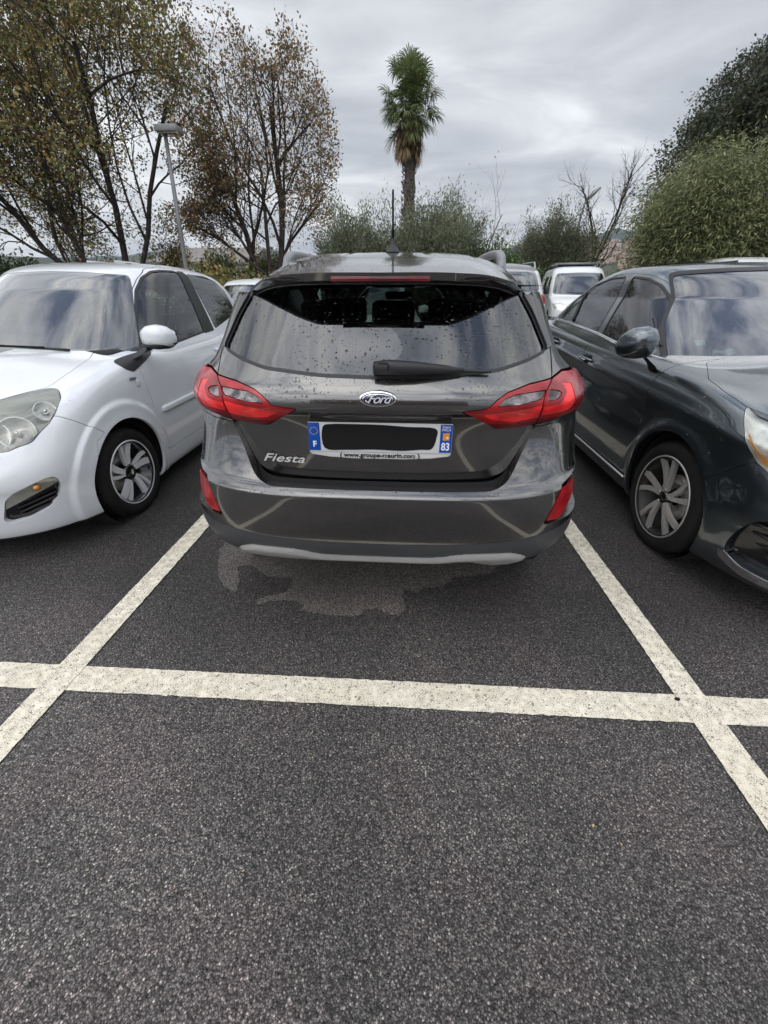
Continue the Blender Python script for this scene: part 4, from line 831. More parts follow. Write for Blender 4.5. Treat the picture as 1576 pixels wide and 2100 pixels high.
def left_car():
    root = empty('hatchback_car', (-2.61, 1.55, 0)); tag(root, 'small white three door hatchback parked nose out on the left, black wheel with silver blades', 'car')
    L = TL; zfA = lambda l, y, x: tzf(l, y, x); A, G = car_shells(TA, TG, L, tzf, tgz, [(.745,.30,.345), (3.10,.30,.345)], ring=1)
    arc = lambda V: np.minimum(np.hypot(V[:, 1]-.745, V[:, 2]-.30), np.hypot(V[:, 1]-3.10, V[:, 2]-.30))-.345
    A = A.outside(arc(A.V)-.0)
    # the deck is open where the cabin stands
    cab = rpoly(msym([(0,1.06), (.40,1.09), (.56,1.16), (.70,1.34), (.765,1.60), (.77,3.2), (.60,3.55), (0,3.62)]), .05, 4)
    deck = np.maximum(sdf(xy(A.V), cab), .955-A.V[:, 2]); A = A.outside(deck)
    belt = lambda V: V[:, 2]-(tzs(V[:, 1])-.03)
    G = G.outside(lambda V: -belt(V))if False else G.inside(lambda V: -belt(V))
    P_ = 'white_paint'
    # black chin
    chin, A = A.cut(lambda V: np.maximum(V[:, 2]-.165, V[:, 1]-.6)); chin.build('lower_bumper', M['black_plastic'], root, skirt=.02)
    # hood
    hood = rpoly(msym([(0,.30), (.36,.36), (.455,.41), (.574,.505), (.632,.56), (.637,.75), (.61,.95), (.545,1.09), (.30,1.20), (0,1.20)]), .02, 3)
    fh = lambda P, g=0: np.maximum(sdf(xy(P.V), hood)+g, .76-P.V[:, 2])
    ho, A = A.inside(fh(A, .0045)), A.outside(fh(A)); ho.build('hood', M[P_], root, skirt=.02)
    # headlamps
    hl = rpoly([(.33,.20), (.36,.32), (.455,.412), (.574,.505), (.632,.548), (.682,.555), (.728,.50), (.742,.42), (.735,.36), (.690,.26), (.60,.185), (.48,.15)], .02, 4)
    fl = lambda P: np.maximum(np.maximum(sdf(top(P.V), hl), .635-P.V[:, 2]), P.V[:, 1]-.62)
    lamp, A = A.inside(fl(A)+.002), A.outside(fl(A))
    for s in (-1, 1):
        Ls = lamp.inside(lambda V: -s*V[:, 0]); d = sdf(top(Ls.V), hl)
        bq = Ls.off(-.075*smooth01(-d/.03)); zc_ = lambda V: V[:, 2]-.775-.05*np.sin(V[:, 0]*9); base = bq.inside(zc_).build('headlamp', M['lamp_dark'], root, skirt=.01); bq.outside(zc_).build('yellowed_top', M['cream_lens'], base); 
        for (x, y, z, rr, dd, rzz) in ((.600,.27,.735,.078,.050,.55), (.672,.42,.805,.045,.035,.9), (.50,.22,.745,.07,.05,.35)):
            p = on_surf(Ls, [(s*x, y, z)])[0]; nrm = Ls.N[int(np.argmin(((Ls.V-p)**2).sum(1)))]; p = p-nrm*dd
            b = fixn(mesh_obj('reflector_bowl', *lathe_geo([(.04, .0), (.03, .5*rr), (.012, .85*rr), (.0, rr), (-.004, rr+.004), (.0, rr+.008), (.02, rr+.008)], 'y', 36), M['bright_lamp'], base)); b.location = p; b.rotation_euler = (-.45, 0, s*rzz)
            q = mesh_obj('lamp_bulb', *lathe_geo([(-.006, 0), (-.004, .010), (.01, .014), (.03, .014)], 'y', 16), M['chrome'], base); q.location = b.location; q.rotation_euler = b.rotation_euler
        Ls.off(-.001).build('lamp_glass', M['lens'], base)
    # bumper skin and wing
    bp = rpoly([(-.3,0), (.44,0), (.44,.42), (.50,.585), (.575,.618), (.404,.764), (.20,.80), (-.3,.74)], .004, 3)
    fb = lambda P: np.maximum(sdf(side(P.V), bp), P.V[:, 1]-.62)
    bump, A = A.inside(fb(A)+.0038), A.outside(fb(A))
    fog = rpoly([(.555,.40), (.60,.434), (.70,.478), (.735,.483), (.742,.46), (.735,.42), (.715,.36), (.675,.312), (.60,.275), (.52,.262), (.50,.28)], .018, 4)
    ff = lambda P, g=0: np.maximum(sdf(front(P.V), fog)+g, P.V[:, 1]-.45)
    fg, bump = bump.inside(ff(bump, .001)), bump.outside(ff(bump))
    bump = bump.outside(np.maximum(sdf(xz(bump.V), rpoly([(-.42,.24), (.42,.24), (.36,.42), (-.36,.42)], .03)), bump.V[:, 1]-.2))
    bump.build('front_bumper', M[P_], root, skirt=.03)
    for s in (-1, 1):
        F_ = fg.inside(lambda V: -s*V[:, 0]); up = lambda V: V[:, 2]-(.335+.45*(np.abs(V[:, 0])-.52))
        lo = F_.inside(up); hi = F_.outside(up); fo = lo.off(-.035).build('fog_recess', M['black_gloss'], root, skirt=.0)
        gs = []
        for z in (.30, .325, .35): gs.append(tube_geo([(s*x, float(.02+.62*(1-(1-(x/.80)**2.7)**(1/2.7)))+.028, z+.35*(x-.60)) for x in np.linspace(.56, .70, 8)], .006, 6))
        mesh_obj('grille_slat', *join(*gs), M['black_plastic'], fo)
        ind = hi.off(-.018).build('turn_signal', M['bright_lamp'], root, skirt=.01)
        hi.off(-.003).build('signal_lens', M['lens'], ind)
        bb = fixn(mesh_obj('signal_bulb', *lathe_geo([(-.014, 0), (-.010, .010), (0, .016), (.012, .016), (.014, 0)], 'y', 20), M['brass'], ind)); bb.location = (s*.675, .185, .440)
    # door, wing, black triangle, glass
    door = rpoly([(1.15,.31), (1.125,.56), (1.10,.78), (1.093,.92), (1.16,.955), (1.27,1.045), (1.345,1.125), (1.60,1.32), (1.76,1.425), (1.90,1.49), (2.10,1.515), (2.42,1.515), (2.50,1.47), (2.44,1.02), (2.46,.6), (2.42,.33), (2.36,.30), (1.20,.285)], .02, 3)
    tri = rpoly([(.955,.945), (.975,.905), (1.03,.880), (1.30,.945), (1.44,.995), (1.43,1.12), (1.34,1.09), (1.20,1.02)], .015, 3)
    w1 = rpoly([(1.33,.992), (1.42,1.105), (1.51,1.20), (1.66,1.335), (1.80,1.425), (1.93,1.468), (2.05,1.48), (2.25,1.482), (2.33,1.455), (2.215,1.03), (1.72,.997)], .02, 3)
    pil = rpoly([(2.29,1.49), (2.38,1.492), (2.42,1.46), (2.405,1.02), (2.20,1.01)], .01, 3)
    w2 = rpoly([(2.415,1.475), (2.78,1.468), (2.95,1.42), (3.06,1.34), (3.09,1.20), (3.05,1.14), (2.83,1.095), (2.44,1.03)], .03, 4)
    far = lambda P, f, x0=.45: np.maximum(f, x0-np.abs(P.V[:, 0]))
    dr, A2 = A.inside(far(A, sdf(side(A.V), door))+.0030), A.outside(far(A, sdf(side(A.V), door)-.0025))
    mid = lambda s, Q: Q.inside(lambda V: -s*V[:, 0])
    A2 = A2.outside(far(A2, sdf(side(A2.V), tri), .735)); trp = far(A, sdf(side(A.V), tri), .735); T_ = A.inside(trp)
    A2.build('body', M[P_], root, skirt=.02)
    ws = rpoly(msym([(0,.90), (.60,.93), (.715,.99), (.70,1.03), (.655,1.14), (.605,1.25), (.555,1.36), (.52,1.425), (.50,1.445), (.25,1.462), (0,1.468)]), .02, 3)
    fw_ = lambda P, g=0: np.maximum(sdf(xz(P.V), ws)+g, P.V[:, 1]-(1.30+.95*(P.V[:, 2]-.93)))
    scr, G = G.inside(fw_(G, .001)), G.outside(fw_(G))
    sc = scr.off(-.002).build('windscreen', M['glass_screen'], root)
    d = fw_(scr, .001); bo = scr.outside(d+.028+.02*(np.abs(scr.V[:, 0]) > 9)).off(-.004).build('screen_border', M['matt_black'], sc)
    rw = rpoly([(-.55,1.10), (-.48,1.42), (.48,1.42), (.55,1.10)], .05); fr_ = lambda P: np.maximum(sdf(xz(P.V), rw), 2.9-P.V[:, 1]); rwp, G = G.inside(fr_(G)), G.outside(fr_(G)); rwp.build('rear_window', M['glass_screen'], root)
    s_ = side(G.V); g1 = G.inside(far(G, sdf(s_, w1))+.001); g2 = G.inside(far(G, sdf(s_, w2))+.001); pl = G.inside(far(G, sdf(s_, pil)))
    G = G.outside(far(G, sdf(s_, w1))); G = G.outside(far(G, sdf(side(G.V), w2))); G = G.outside(far(G, sdf(side(G.V), pil)))
    dfr = G.inside(far(G, sdf(side(G.V), door)+.002)); G = G.outside(far(G, sdf(side(G.V), door)-.0015))
    rub = dfr.inside(sdf(side(dfr.V), w1)-.012); dfr = dfr.outside(sdf(side(dfr.V), w1)-.012)
    tg = dfr.inside(sdf(side(dfr.V), tri)); dfr = dfr.outside(sdf(side(dfr.V), tri))
    rf = G.build('cabin_shell', M[P_], root, skirt=.015)
    for s in (-1, 1):
        do = mid(s, dr).build('door', M[P_], root, skirt=.025); mid(s, dfr).build('door_frame', M[P_], do, skirt=.012); mid(s, rub).off(.001).build('window_rubber', M['black_plastic'], do, skirt=.008)
        t0 = mid(s, T_).off(.006).build('corner_cover', M['black_plastic'], do, skirt=.012)
        if len(mid(s, tg).T): mid(s, tg).off(.006).build('corner_cover_top', M['black_plastic'], do, skirt=.01)
        mid(s, pl).off(.002).build('pillar_trim', M['black_plastic'], root, skirt=.01)
        mid(s, g1).off(-.004).build('side_window', M['glass'], do); mid(s, g2).off(-.002).build('quarter_window', M['glass'], root)
        # rubbing strip
        V, F = superblob([((s*x, y, z), (.010*k, 0, 0), (0, 0, .021*k)) for x, y, z, k in ((.818,1.20,.588,.3), (.824,1.205,.588,.8), (.830,1.23,.588,1), (.831,1.8,.592,1), (.830,2.36,.594,1), (.82,2.38,.594,.4))], 16, 3.5); mesh_obj('rubbing_strip', V, F, M[P_], do)
        V, F = superblob([((s*.835, 2.22, .87), (.012,0,0), (0,0,.012)), ((s*.85, 2.26, .872), (.012,0,0), (0,0,.014)), ((s*.85, 2.36, .874), (.012,0,0), (0,0,.014)), ((s*.83, 2.40, .874), (.010,0,0), (0,0,.012))], 14, 2.5); mesh_obj('door_handle', V, F, M[P_], do)
        # badge
        b = rbox('side_badge', (s*.8225, .985, .846), (.006, .060, .017), M['rail_grey'], root, w=.002, rx=-.1); rbox('badge_tile', (s*.827, 1.018, .812), (.006, .036, .036), M['plate_white'], b, w=.008, seg=3)
        # mirror
        cx = .93; V, F = superblob([((s*(cx-.115),1.245,1.068), (0,.035,0), (0,0,.026)), ((s*(cx-.105),1.24,1.070), (0,.062,0), (0,0,.052)), ((s*(cx-.06),1.225,1.077), (0,.075,0), (0,0,.066)), ((s*(cx),1.21,1.080), (0,.078,0), (0,0,.070)), ((s*(cx+.06),1.205,1.074), (0,.070,0), (0,0,.064)), ((s*(cx+.09),1.215,1.066), (0,.050,0), (0,0,.046)), ((s*(cx+.103),1.23,1.062), (0,.022,0), (0,0,.022))], 30, 2.7)
        mi = fixn(mesh_obj('side_mirror', V, F, M[P_], root))
        V, F = superblob([((s*(cx-.13),1.25,1.020), (0,.045,0), (0,0,.012)), ((s*(cx-.06),1.235,1.022), (0,.074,0), (0,0,.024)), ((s*cx,1.22,1.026), (0,.079,0), (0,0,.030)), ((s*(cx+.06),1.215,1.032), (0,.070,0), (0,0,.030)), ((s*(cx+.10),1.235,1.045), (0,.030,0), (0,0,.016))], 24, 2.8)
        fixn(mesh_obj('mirror_base', V, F, M['black_plastic'], mi))
        V, F = superblob([((s*.76,1.17,.965), (.012,0,0), (0,.09,.03)), ((s*.80,1.20,.985), (.01,0,.0), (0,.07,.026)), ((s*.86,1.235,1.005), (.008,0,.012), (0,.05,.010))], 18, 2.6); fixn(mesh_obj('mirror_foot', V, F, M['black_plastic'], mi))
        mesh_obj('mirror_glass', *superblob([((s*.93,1.282,1.072), (.085,0,0), (0,0,.052)), ((s*.93,1.288,1.072), (.083,0,0), (0,0,.050))], 24, 2.6), M['chrome'], mi)
        sp_ = []
        for k in range(5):
            a = k*2*pi/5+.35
            for da, w0, w1_ in ((-.13, .40, .30), (.24, .17, .17)):
                pts = []
                for r_, q in ((.056, -1), (.10, -1), (.15, -1), (.204, -1), (.204, 1), (.15, 1), (.10, 1), (.056, 1)):
                    sw = -.30*(max(0, r_-.056)/.15)**1.2; wd = w0+(w1_-w0)*((r_-.056)/.15); wd = wd*(.5+.5*(.1/r_)); th = a+da+sw*.6+q*wd*.5; pts.append((r_*cos(th), r_*sin(th)))
                sp_.append(pts)
        w = wheel(root, s*.808, .745, .290, .212, .178, s, sp_, M, hub=.050, face='machined', back='black_gloss', dish=.03, tilt=0)
        # diamond emblem
        w2_ = wheel(root, s*.80, 3.10, .290, .212, .178, s, sp_, M, hub=.052, detail=False)
        gs = [box_geo((0,0,0), (.003,.030,.006))]; e = mesh_obj('hub_emblem', *join(*[([(s*.002, y*1.0, z*1.0) for y, z in ((0,.019),(.012,0),(0,-.019),(-.012,0),(0,.011),(.0065,0),(0,-.011),(-.0065,0))], [(0,1,5,4),(1,2,6,5),(2,3,7,6),(3,0,4,7)])]), M['chrome'], w, smooth=False); e.location = (s*-.017, 0, 0)
    wheel_well(root, .745, .30, .345, .80); wheel_well(root, 3.10, .30, .345, .80)
    # grille, emblem, wipers, cowl
    rbox('upper_grille', (0, .10, .55), (.70, .05, .06), M['black_plastic'], root, w=.015); rbox('lower_grille', (0, .09, .33), (.76, .05, .16), M['black_plastic'], root, w=.02)
    V = [(x, y, tzs(np.array([y]))[0]+.045) for y in (.98, 1.25) for x in np.linspace(-.62, .62, 9)]
    tube('wiper', [(.30, .985, 1.030), (0, .93, 1.045), (-.25, .93, 1.050), (-.55, .985, 1.048)], .007, M['rubber'], root, 6)
    mesh_obj('wiper_arm', *superblob([((.42, 1.03, 1.010), (.0,.012,0), (0,0,.008)), ((.2, .97, 1.032), (0,.010,0), (0,0,.007)), ((-.05, .94, 1.050), (0,.006,0), (0,0,.005))], 10), M['black_plastic'], root)
    inner = A.inside(lambda V: V[:, 2]-.93).off(-.05); inner = inner.outside(lambda V: np.minimum(np.hypot(V[:, 1]-.745, V[:, 2]-.30), np.hypot(V[:, 1]-3.10, V[:, 2]-.30))-.35); inner.build('inner_structure', M['void'], root)
    for x in (-.34, .34): seat(root, x, 1.75, .42); seat(root, x, 2.65, .45)
    rbox('dashboard', (0, 1.30, .93), (1.36, .55, .14), M['dark'], root, w=.05); rbox('cabin_floor', (0, 2.2, .36), (1.4, 2.4, .12), M['void'], root, w=.03)
    mesh_obj('steering_wheel', *lathe_geo([(.012*cos(t), .18+.012*sin(t)) for t in np.linspace(0, 2*pi, 9)[:-1]], 'y', 32, closed=True), M['dark'], root).location = (.34, 1.55, 1.02)
    return root
def right_car():
    root = empty('hatchback_car', (2.325, 1.14, 0)); tag(root, 'dark anthracite five door car parked nose out on the right with chrome window line', 'car')
    L = CL; A, G = car_shells(CA, CG, L, czf, cgz, [(.935,.33,.358), (3.54,.33,.358)])
    # shoulder crease over the front wing and along the doors
    V = A.V; sd = smooth01((np.abs(V[:, 0])-.6)/.2); zl = .80+.035*(V[:, 1]-1.2)
    V[:, 0] -= np.sign(V[:, 0])*sd*.014*np.exp(-((V[:, 2]-(zl-.12))/.07)**2)*smooth01((V[:, 1]-1.1)/.4); V[:, 0] += np.sign(V[:, 0])*sd*.008*np.exp(-((V[:, 2]-zl)/.035)**2); patch_normals(A)
    arc = lambda V: np.minimum(np.hypot(V[:, 1]-.935, V[:, 2]-.33), np.hypot(V[:, 1]-3.54, V[:, 2]-.33))-.358
    A = A.outside(arc(A.V)); P_ = 'anthracite'
    cab = rpoly(msym([(0,1.27), (.40,1.31), (.60,1.38), (.74,1.55), (.815,1.80), (.82,3.4), (.70,4.0), (0,4.2)]), .05, 4)
    A = A.outside(np.maximum(sdf(xy(A.V), cab), .955-A.V[:, 2])); G = G.inside(lambda V: (czs(V[:, 1])-.03)-V[:, 2])
    hood = rpoly(msym([(0,.08), (.35,.12), (.55,.24), (.70,.44), (.793,.60), (.822,.69), (.826,.84), (.812,1.0), (.69,1.235), (.45,1.36), (0,1.40)]), .02, 3)
    fh = lambda P, g=0: np.maximum(sdf(xy(P.V), hood)+g, .70-P.V[:, 2]); ho, A = A.inside(fh(A, .0025)), A.outside(fh(A)); ho.build('hood', M[P_], root, skirt=.02)
    hl = rpoly([(.690,.893), (.655,.865), (.555,.775), (.474,.712), (.40,.682), (.22,.655), (.10,.66), (.10,.72), (.30,.82), (.60,.93)], .012, 4)
    fl = lambda P: np.maximum(np.maximum(sdf(side(P.V), hl), P.V[:, 1]-.8), .34-np.abs(P.V[:, 0])); lamp, A = A.inside(fl(A)+.002), A.outside(fl(A))
    for s in (-1, 1):
        Ls = lamp.inside(lambda V: -s*V[:, 0]); d = sdf(side(Ls.V), hl)
        base = Ls.off(-.03*smooth01(-d/.03)).build('headlamp', M['bright_lamp'], root, skirt=.04)
        am = rpoly([(.600,.800), (.580,.815), (.50,.752), (.40,.712), (.30,.700), (.30,.688), (.42,.698), (.52,.742)], .006, 3)
        a_ = Ls.inside(sdf(side(Ls.V), am)); a_.off(-.008).build('amber_indicator', M['orange'], base, skirt=.012) if len(a_.T) else None
        for (x, y, z, r_) in ((.80,.44,.79,.05), (.70,.31,.755,.06)):
            b = fixn(mesh_obj('reflector_bowl', *lathe_geo([(.05, .0), (.035, .6*r_), (.0, r_), (-.003, r_+.004), (.02, r_+.006)], 'y', 32), M['chrome'], base)); b.location = (s*x, y, z); b.rotation_euler = (-.3, 0, s*.9)
        Ls.off(-.001).build('lamp_glass', M['lens'], base)
    bp = rpoly([(-.3,0), (.62,0), (.66,.40), (.655,.555), (.49,.712), (.30,.70), (-.3,.66)], .004, 3)
    fb = lambda P: np.maximum(sdf(side(P.V), bp), P.V[:, 1]-.72); bump, A = A.inside(fb(A)+.0022), A.outside(fb(A))
    fog = rpoly([(.455,.275), (.455,.34), (.425,.42), (.375,.49), (.30,.53), (.20,.52), (.12,.47), (.12,.29), (.28,.268)], .03, 4)
    ff = lambda P, g=0: np.maximum(np.maximum(sdf(side(P.V), fog)+g, P.V[:, 1]-.6), .40-np.abs(P.V[:, 0])); fg, bump = bump.inside(ff(bump, .001)), bump.outside(ff(bump))
    stp = rpoly([(.485,.285), (.47,.245), (.38,.205), (.25,.195), (.05,.19), (.05,.225), (.25,.235), (.38,.25), (.455,.285)], .008, 3)
    fs = lambda P, g=0: np.maximum(np.maximum(sdf(side(P.V), stp)+g, P.V[:, 1]-.6), .40-np.abs(P.V[:, 0])); st, bump = bump.inside(fs(bump, .0005)), bump.outside(fs(bump))
    bump = bump.outside(np.maximum(sdf(xz(bump.V), rpoly([(-.36,.25), (.36,.25), (.33,.60), (-.33,.60)], .04)), bump.V[:, 1]-.2))
    bump.build('front_bumper', M[P_], root, skirt=.03); rbox('front_grille', (0, .09, .43), (.72, .04, .38), M['black_plastic'], root, w=.02)
    for s in (-1, 1):
        F_ = fg.inside(lambda V: -s*V[:, 0]); fo = F_.off(-.030).build('fog_recess', M['black_gloss'], root)
        st.inside(lambda V: -s*V[:, 0]).off(.003).build('chrome_strip', M['chrome'], root, skirt=.01)
        gs = [tube_geo([(s*(.795+.02*t-.02*k), .33+.09*t-.02*k, .47-.045*k) for t in (0, .5, 1)], .007, 6) for k in range(4)]; mesh_obj('recess_slat', *join(*gs), M['black_plastic'], fo)
        f = fixn(mesh_obj('fog_lamp', *lathe_geo([(-.006, 0), (-.004, .03), (.004, .046), (.02, .05)], 'y', 32), M['lens'], root)); f.location = (s*.72, .255, .385); f.rotation_euler = (0, 0, s*.75)
        f2 = fixn(mesh_obj('fog_reflector', *lathe_geo([(.03, 0), (.02, .03), (.006, .044)], 'y', 32), M['reflector'], f))
    # doors and glass
    d1 = rpoly([(1.285,.975), (1.335,.876), (1.335,.70), (1.33,.45), (1.30,.30), (1.33,.275), (2.38,.285), (2.42,.40), (2.42,.57), (2.37,.80), (2.42,.954), (2.52,1.08), (2.45,1.12), (1.285,1.08)], .01, 3)
    d2 = rpoly([(2.42,.40), (2.42,.57), (2.37,.80), (2.42,.954), (2.52,1.08), (2.6,1.12), (3.42,1.12), (3.40,.95), (3.28,.72), (3.16,.60), (3.08,.40), (3.02,.29), (2.38,.285)], .01, 3)
    far = lambda P, f, x0=.5: np.maximum(f, x0-np.abs(P.V[:, 0])); mid = lambda s, Q: Q.inside(lambda V: -s*V[:, 0])
    D = []
    for d_ in (d1, d2): D.append(A.inside(far(A, sdf(side(A.V), d_))+.0032))
    B = A
    for d_ in (d1, d2): B = B.outside(far(B, sdf(side(B.V), d_)-.0008))
    B.build('body', M[P_], root, skirt=.02)
    ws = rpoly(msym([(0,.90), (.62,.93), (.745,.985), (.72,1.05), (.675,1.15), (.62,1.26), (.575,1.36), (.535,1.425), (.50,1.438), (.25,1.452), (0,1.458)]), .02, 3)
    fw_ = lambda P, g=0: np.maximum(sdf(xz(P.V), ws)+g, P.V[:, 1]-(1.50+1.20*(P.V[:, 2]-.93))); scr, G = G.inside(fw_(G, .001)), G.outside(fw_(G))
    sc = scr.off(-.002).build('windscreen', M['glass_screen'], root); d = fw_(scr, .001); scr.outside(d+.045).off(-.005).build('screen_border', M['matt_black'], sc)
    rb = G.inside(fw_(G, .0)-.022).off(.002); rb.build('pillar_rubber', M['black_plastic'], sc, skirt=.006)
    w1 = rpoly([(1.44,.985), (1.52,1.03), (1.66,1.125), (1.98,1.30), (2.105,1.37), (2.246,1.412), (2.43,1.43), (2.30,1.055), (2.0,1.03), (1.66,1.0)], .02, 4)
    w2 = rpoly([(2.405,1.062), (2.545,1.433), (2.80,1.427), (3.10,1.380), (3.33,1.285), (3.43,1.19), (3.36,1.11), (3.24,1.092), (2.9,1.075)], .025, 4)
    rw = rpoly([(-.58,1.12), (-.50,1.38), (.50,1.38), (.58,1.12)], .05); fr_ = lambda P: np.maximum(sdf(xz(P.V), rw), 3.3-P.V[:, 1]); rwp, G = G.inside(fr_(G)), G.outside(fr_(G)); rwp.build('rear_window', M['glass_screen'], root)
    g1 = G.inside(far(G, sdf(side(G.V), w1))+.001); g2 = G.inside(far(G, sdf(side(G.V), w2))+.001)
    G = G.outside(far(G, sdf(side(G.V), w1))); G = G.outside(far(G, sdf(side(G.V), w2)))
    big = rpoly([(1.40,.97), (1.50,1.05), (1.66,1.155), (1.97,1.33), (2.10,1.40), (2.246,1.443), (2.45,1.458), (2.80,1.455), (3.12,1.408), (3.36,1.305), (3.50,1.18), (3.40,1.08), (2.9,1.04), (2.0,1.0)], .03, 4)
    frm = G.inside(far(G, sdf(side(G.V), big))); G = G.outside(far(G, sdf(side(G.V), big)-.0015))
    rubf = lambda P: np.minimum(sdf(side(P.V), w1), sdf(side(P.V), w2))-.012
    rub, frm = frm.inside(rubf(frm)), frm.outside(rubf(frm))
    G.build('cabin_shell', M[P_], root, skirt=.015)
    for s in (-1, 1):
        do = mid(s, D[0]).build('door', M[P_], root, skirt=.025); do2 = mid(s, D[1]).build('door', M[P_], root, skirt=.025)
        fr0 = mid(s, frm).build('door_frame', M[P_], root, skirt=.01); mid(s, rub).off(.001).build('window_rubber', M['black_plastic'], fr0, skirt=.006)
        mid(s, g1).off(-.004).build('side_window', M['glass'], do); gg = mid(s, g2).off(-.004).build('side_window', M['glass'], do2)
        for q in ((3.03, 1.05, 3.20, 1.40),):
            pts = on_surf(mid(s, g2), [(s*.75, q[0]+(q[2]-q[0])*t, 1.08+.30*t) for t in np.linspace(0, 1, 7)]); tube('window_bar', pts+np.array([s*.004, 0, 0]), .012, M['black_plastic'], do2, 6)
        pts = on_surf(mid(s, g1), [(s*.72, 1.62+.36*t*.0+.25*t, 1.02+.20*t) for t in np.linspace(0, 1, 6)]); tube('window_bar', pts+np.array([s*.004, 0, 0]), .011, M['black_plastic'], do, 6)
        zb = lambda y: float(hermite(np.array([y]), [1.36,1.66,2.0,2.4,3.0,3.40], [.968,.990,1.015,1.046,1.075,1.088])[0])
        GG = Patch.grid(shell(CG, L, m=8, nn=110, nf=60, ns=110, zf=cgz))
        GG = GG.inside(lambda V: -s*V[:, 0]).inside(lambda V: V[:, 2]-1.2)
        pts = on_surf(GG, [(s*.83, y, zb(y)) for y in np.linspace(1.40, 3.42, 42)]); pts[:, 0] = np.sign(pts[:, 0])*hermite(pts[:, 1], pts[::6, 1], np.abs(pts[::6, 0])) ; pts[:, 2] = [zb(y) for y in pts[:, 1]]
        V_, F_ = superblob([(p+np.array([s*.002, 0, 0]), (.006, 0, 0), (0, 0, .0125)) for p in pts], 12, 3); fixn(mesh_obj('chrome_window_line', V_, F_, M['chrome'], root))
        for y, z, dd, x in ((2.30,.868,do,.898), (3.14,.915,do2,.893)):
            h = mesh_obj('door_handle', *superblob([((s*(x-.004), y-.10, z-.004), (.008,0,0), (0,0,.010)), ((s*(x+.022), y-.06, z), (.010,0,0), (0,0,.015)), ((s*(x+.026), y, z+.002), (.010,0,0), (0,0,.016)), ((s*(x+.022), y+.07, z+.004), (.010,0,0), (0,0,.015)), ((s*(x-.004), y+.10, z+.006), (.008,0,0), (0,0,.010))], 16, 2.6), M[P_], dd); fixn(h)
            mesh_obj('handle_cup', *superblob([((s*(x-.012), y-.0, z), (0,.055,0), (0,0,.030)), ((s*(x-.001), y, z), (0,.060,0), (0,0,.034))], 20, 2.2), M['void'], dd)
            tube('handle_trim', [(s*(x+.034), y-.06, z), (s*(x+.038), y, z+.002), (s*(x+.034), y+.07, z+.004)], .003, M['chrome'], dd, 6)
        # sill line
        tube('sill_strip', [(s*.874, y, .262) for y in np.linspace(1.33, 3.1, 12)], .008, M['satin'], root, 6)
        # mirror
        c = np.array([s*1.045, 1.33, 1.085])
        rows_ = [(-.105,.03,-.03,.025,.03), (-.095,.0,-.01,.055,.055), (-.06,-.012,.0,.078,.075), (-.01,-.02,.004,.088,.082), (.045,-.012,.0,.078,.074), (.078,.005,-.008,.052,.052), (.092,.02,-.014,.022,.022)]
        V_, F_ = superblob([((c[0]+s*a, c[1]+b, c[2]+d_), (0, e, -.3*e), (0, .1*f, f)) for a, b, d_, e, f in rows_], 30, 2.35); mi = fixn(mesh_obj('side_mirror', V_, F_, M[P_], root))
        V_, F_ = superblob([((s*.86, 1.40, .925), (.018,0,0), (0,.040,0)), ((s*.90, 1.375, .965), (.02,0,-.01), (0,.034,0)), ((s*.975, 1.345, 1.015), (.018,0,-.02), (0,.034,0)), ((s*1.01, 1.335, 1.05), (.03,0,0), (0,.04,0))], 18, 2.6); fixn(mesh_obj('mirror_stalk', V_, F_, M['black_plastic'], mi))
        mesh_obj('mirror_glass', *superblob([((c[0], 1.388, 1.085), (.066,0,0), (0,0,.050)), ((c[0], 1.396, 1.085), (.064,0,0), (0,0,.048))], 24, 2.5), M['chrome'], mi)
        sp_ = []
        for k in range(5):
            a = k*2*pi/5+.2
            for da, w0, w1_, tw in ((-.20, .30, .20, -.10), (.20, .26, .20, -.22)):
                pts = []
                for r_, q in ((.038, -1), (.09, -1), (.14, -1), (.19, -1), (.228, -1), (.228, 1), (.19, 1), (.14, 1), (.09, 1), (.038, 1)):
                    u = max(0.0, (r_-.048)/.167); th = a+da*(.5+u)+tw*u**1.3+q*.5*((w0*(1-u)+w1_*u)*(.055/r_+.45)); pts.append((r_*cos(th), r_*sin(th)))
                sp_.append(pts)
        wheel(root, s*.872, .935, .317, .236, .215, s, sp_, M, hub=.034, face='satin', back='rim_dark', dish=.022, tilt=0)
        wheel(root, s*.865, 3.54, .317, .236, .215, s, sp_, M, hub=.034, face='satin', back='void', detail=False)
        # red rear lamp peeping round the tail
        V_, F_ = superblob([((s*.865, 4.02, .98), (.02,0,0), (0,0,.03)), ((s*.85, 4.12, .97), (.03,0,0), (0,0,.05)), ((s*.78, 4.24, .95), (.04,0,0), (0,0,.06))], 14); mesh_obj('tail_lamp', V_, F_, M['red_lens'], root)
    wheel_well(root, .935, .33, .358, .86); wheel_well(root, 3.54, .33, .358, .86)
    inner = A.inside(lambda V: V[:, 2]-.93).off(-.05); inner = inner.outside(lambda V: np.minimum(np.hypot(V[:, 1]-.935, V[:, 2]-.33), np.hypot(V[:, 1]-3.54, V[:, 2]-.33))-.363); inner.build('inner_structure', M['void'], root)
    for x in (-.36, .36): seat(root, x, 2.05, .42); seat(root, x, 2.95, .45)
    rbox('dashboard', (0, 1.62, .93), (1.5, .6, .14), M['dark'], root, w=.05); rbox('cabin_floor', (0, 2.6, .36), (1.5, 2.7, .12), M['void'], root, w=.03)
    rbox('screen_sensor', (0, 1.93, 1.40), (.10, .05, .05), M['dark'], root, w=.01)
    # papers and a mask lying on the dashboard by the glass
    for (x, y, z, w_, h_, rr) in ((-.520, 1.60, 1.062, .062, .040, .05),): rbox('windscreen_sticker', (x, y, z), (w_, .003, h_), M['paper'], root, w=.001, rx=-.85)
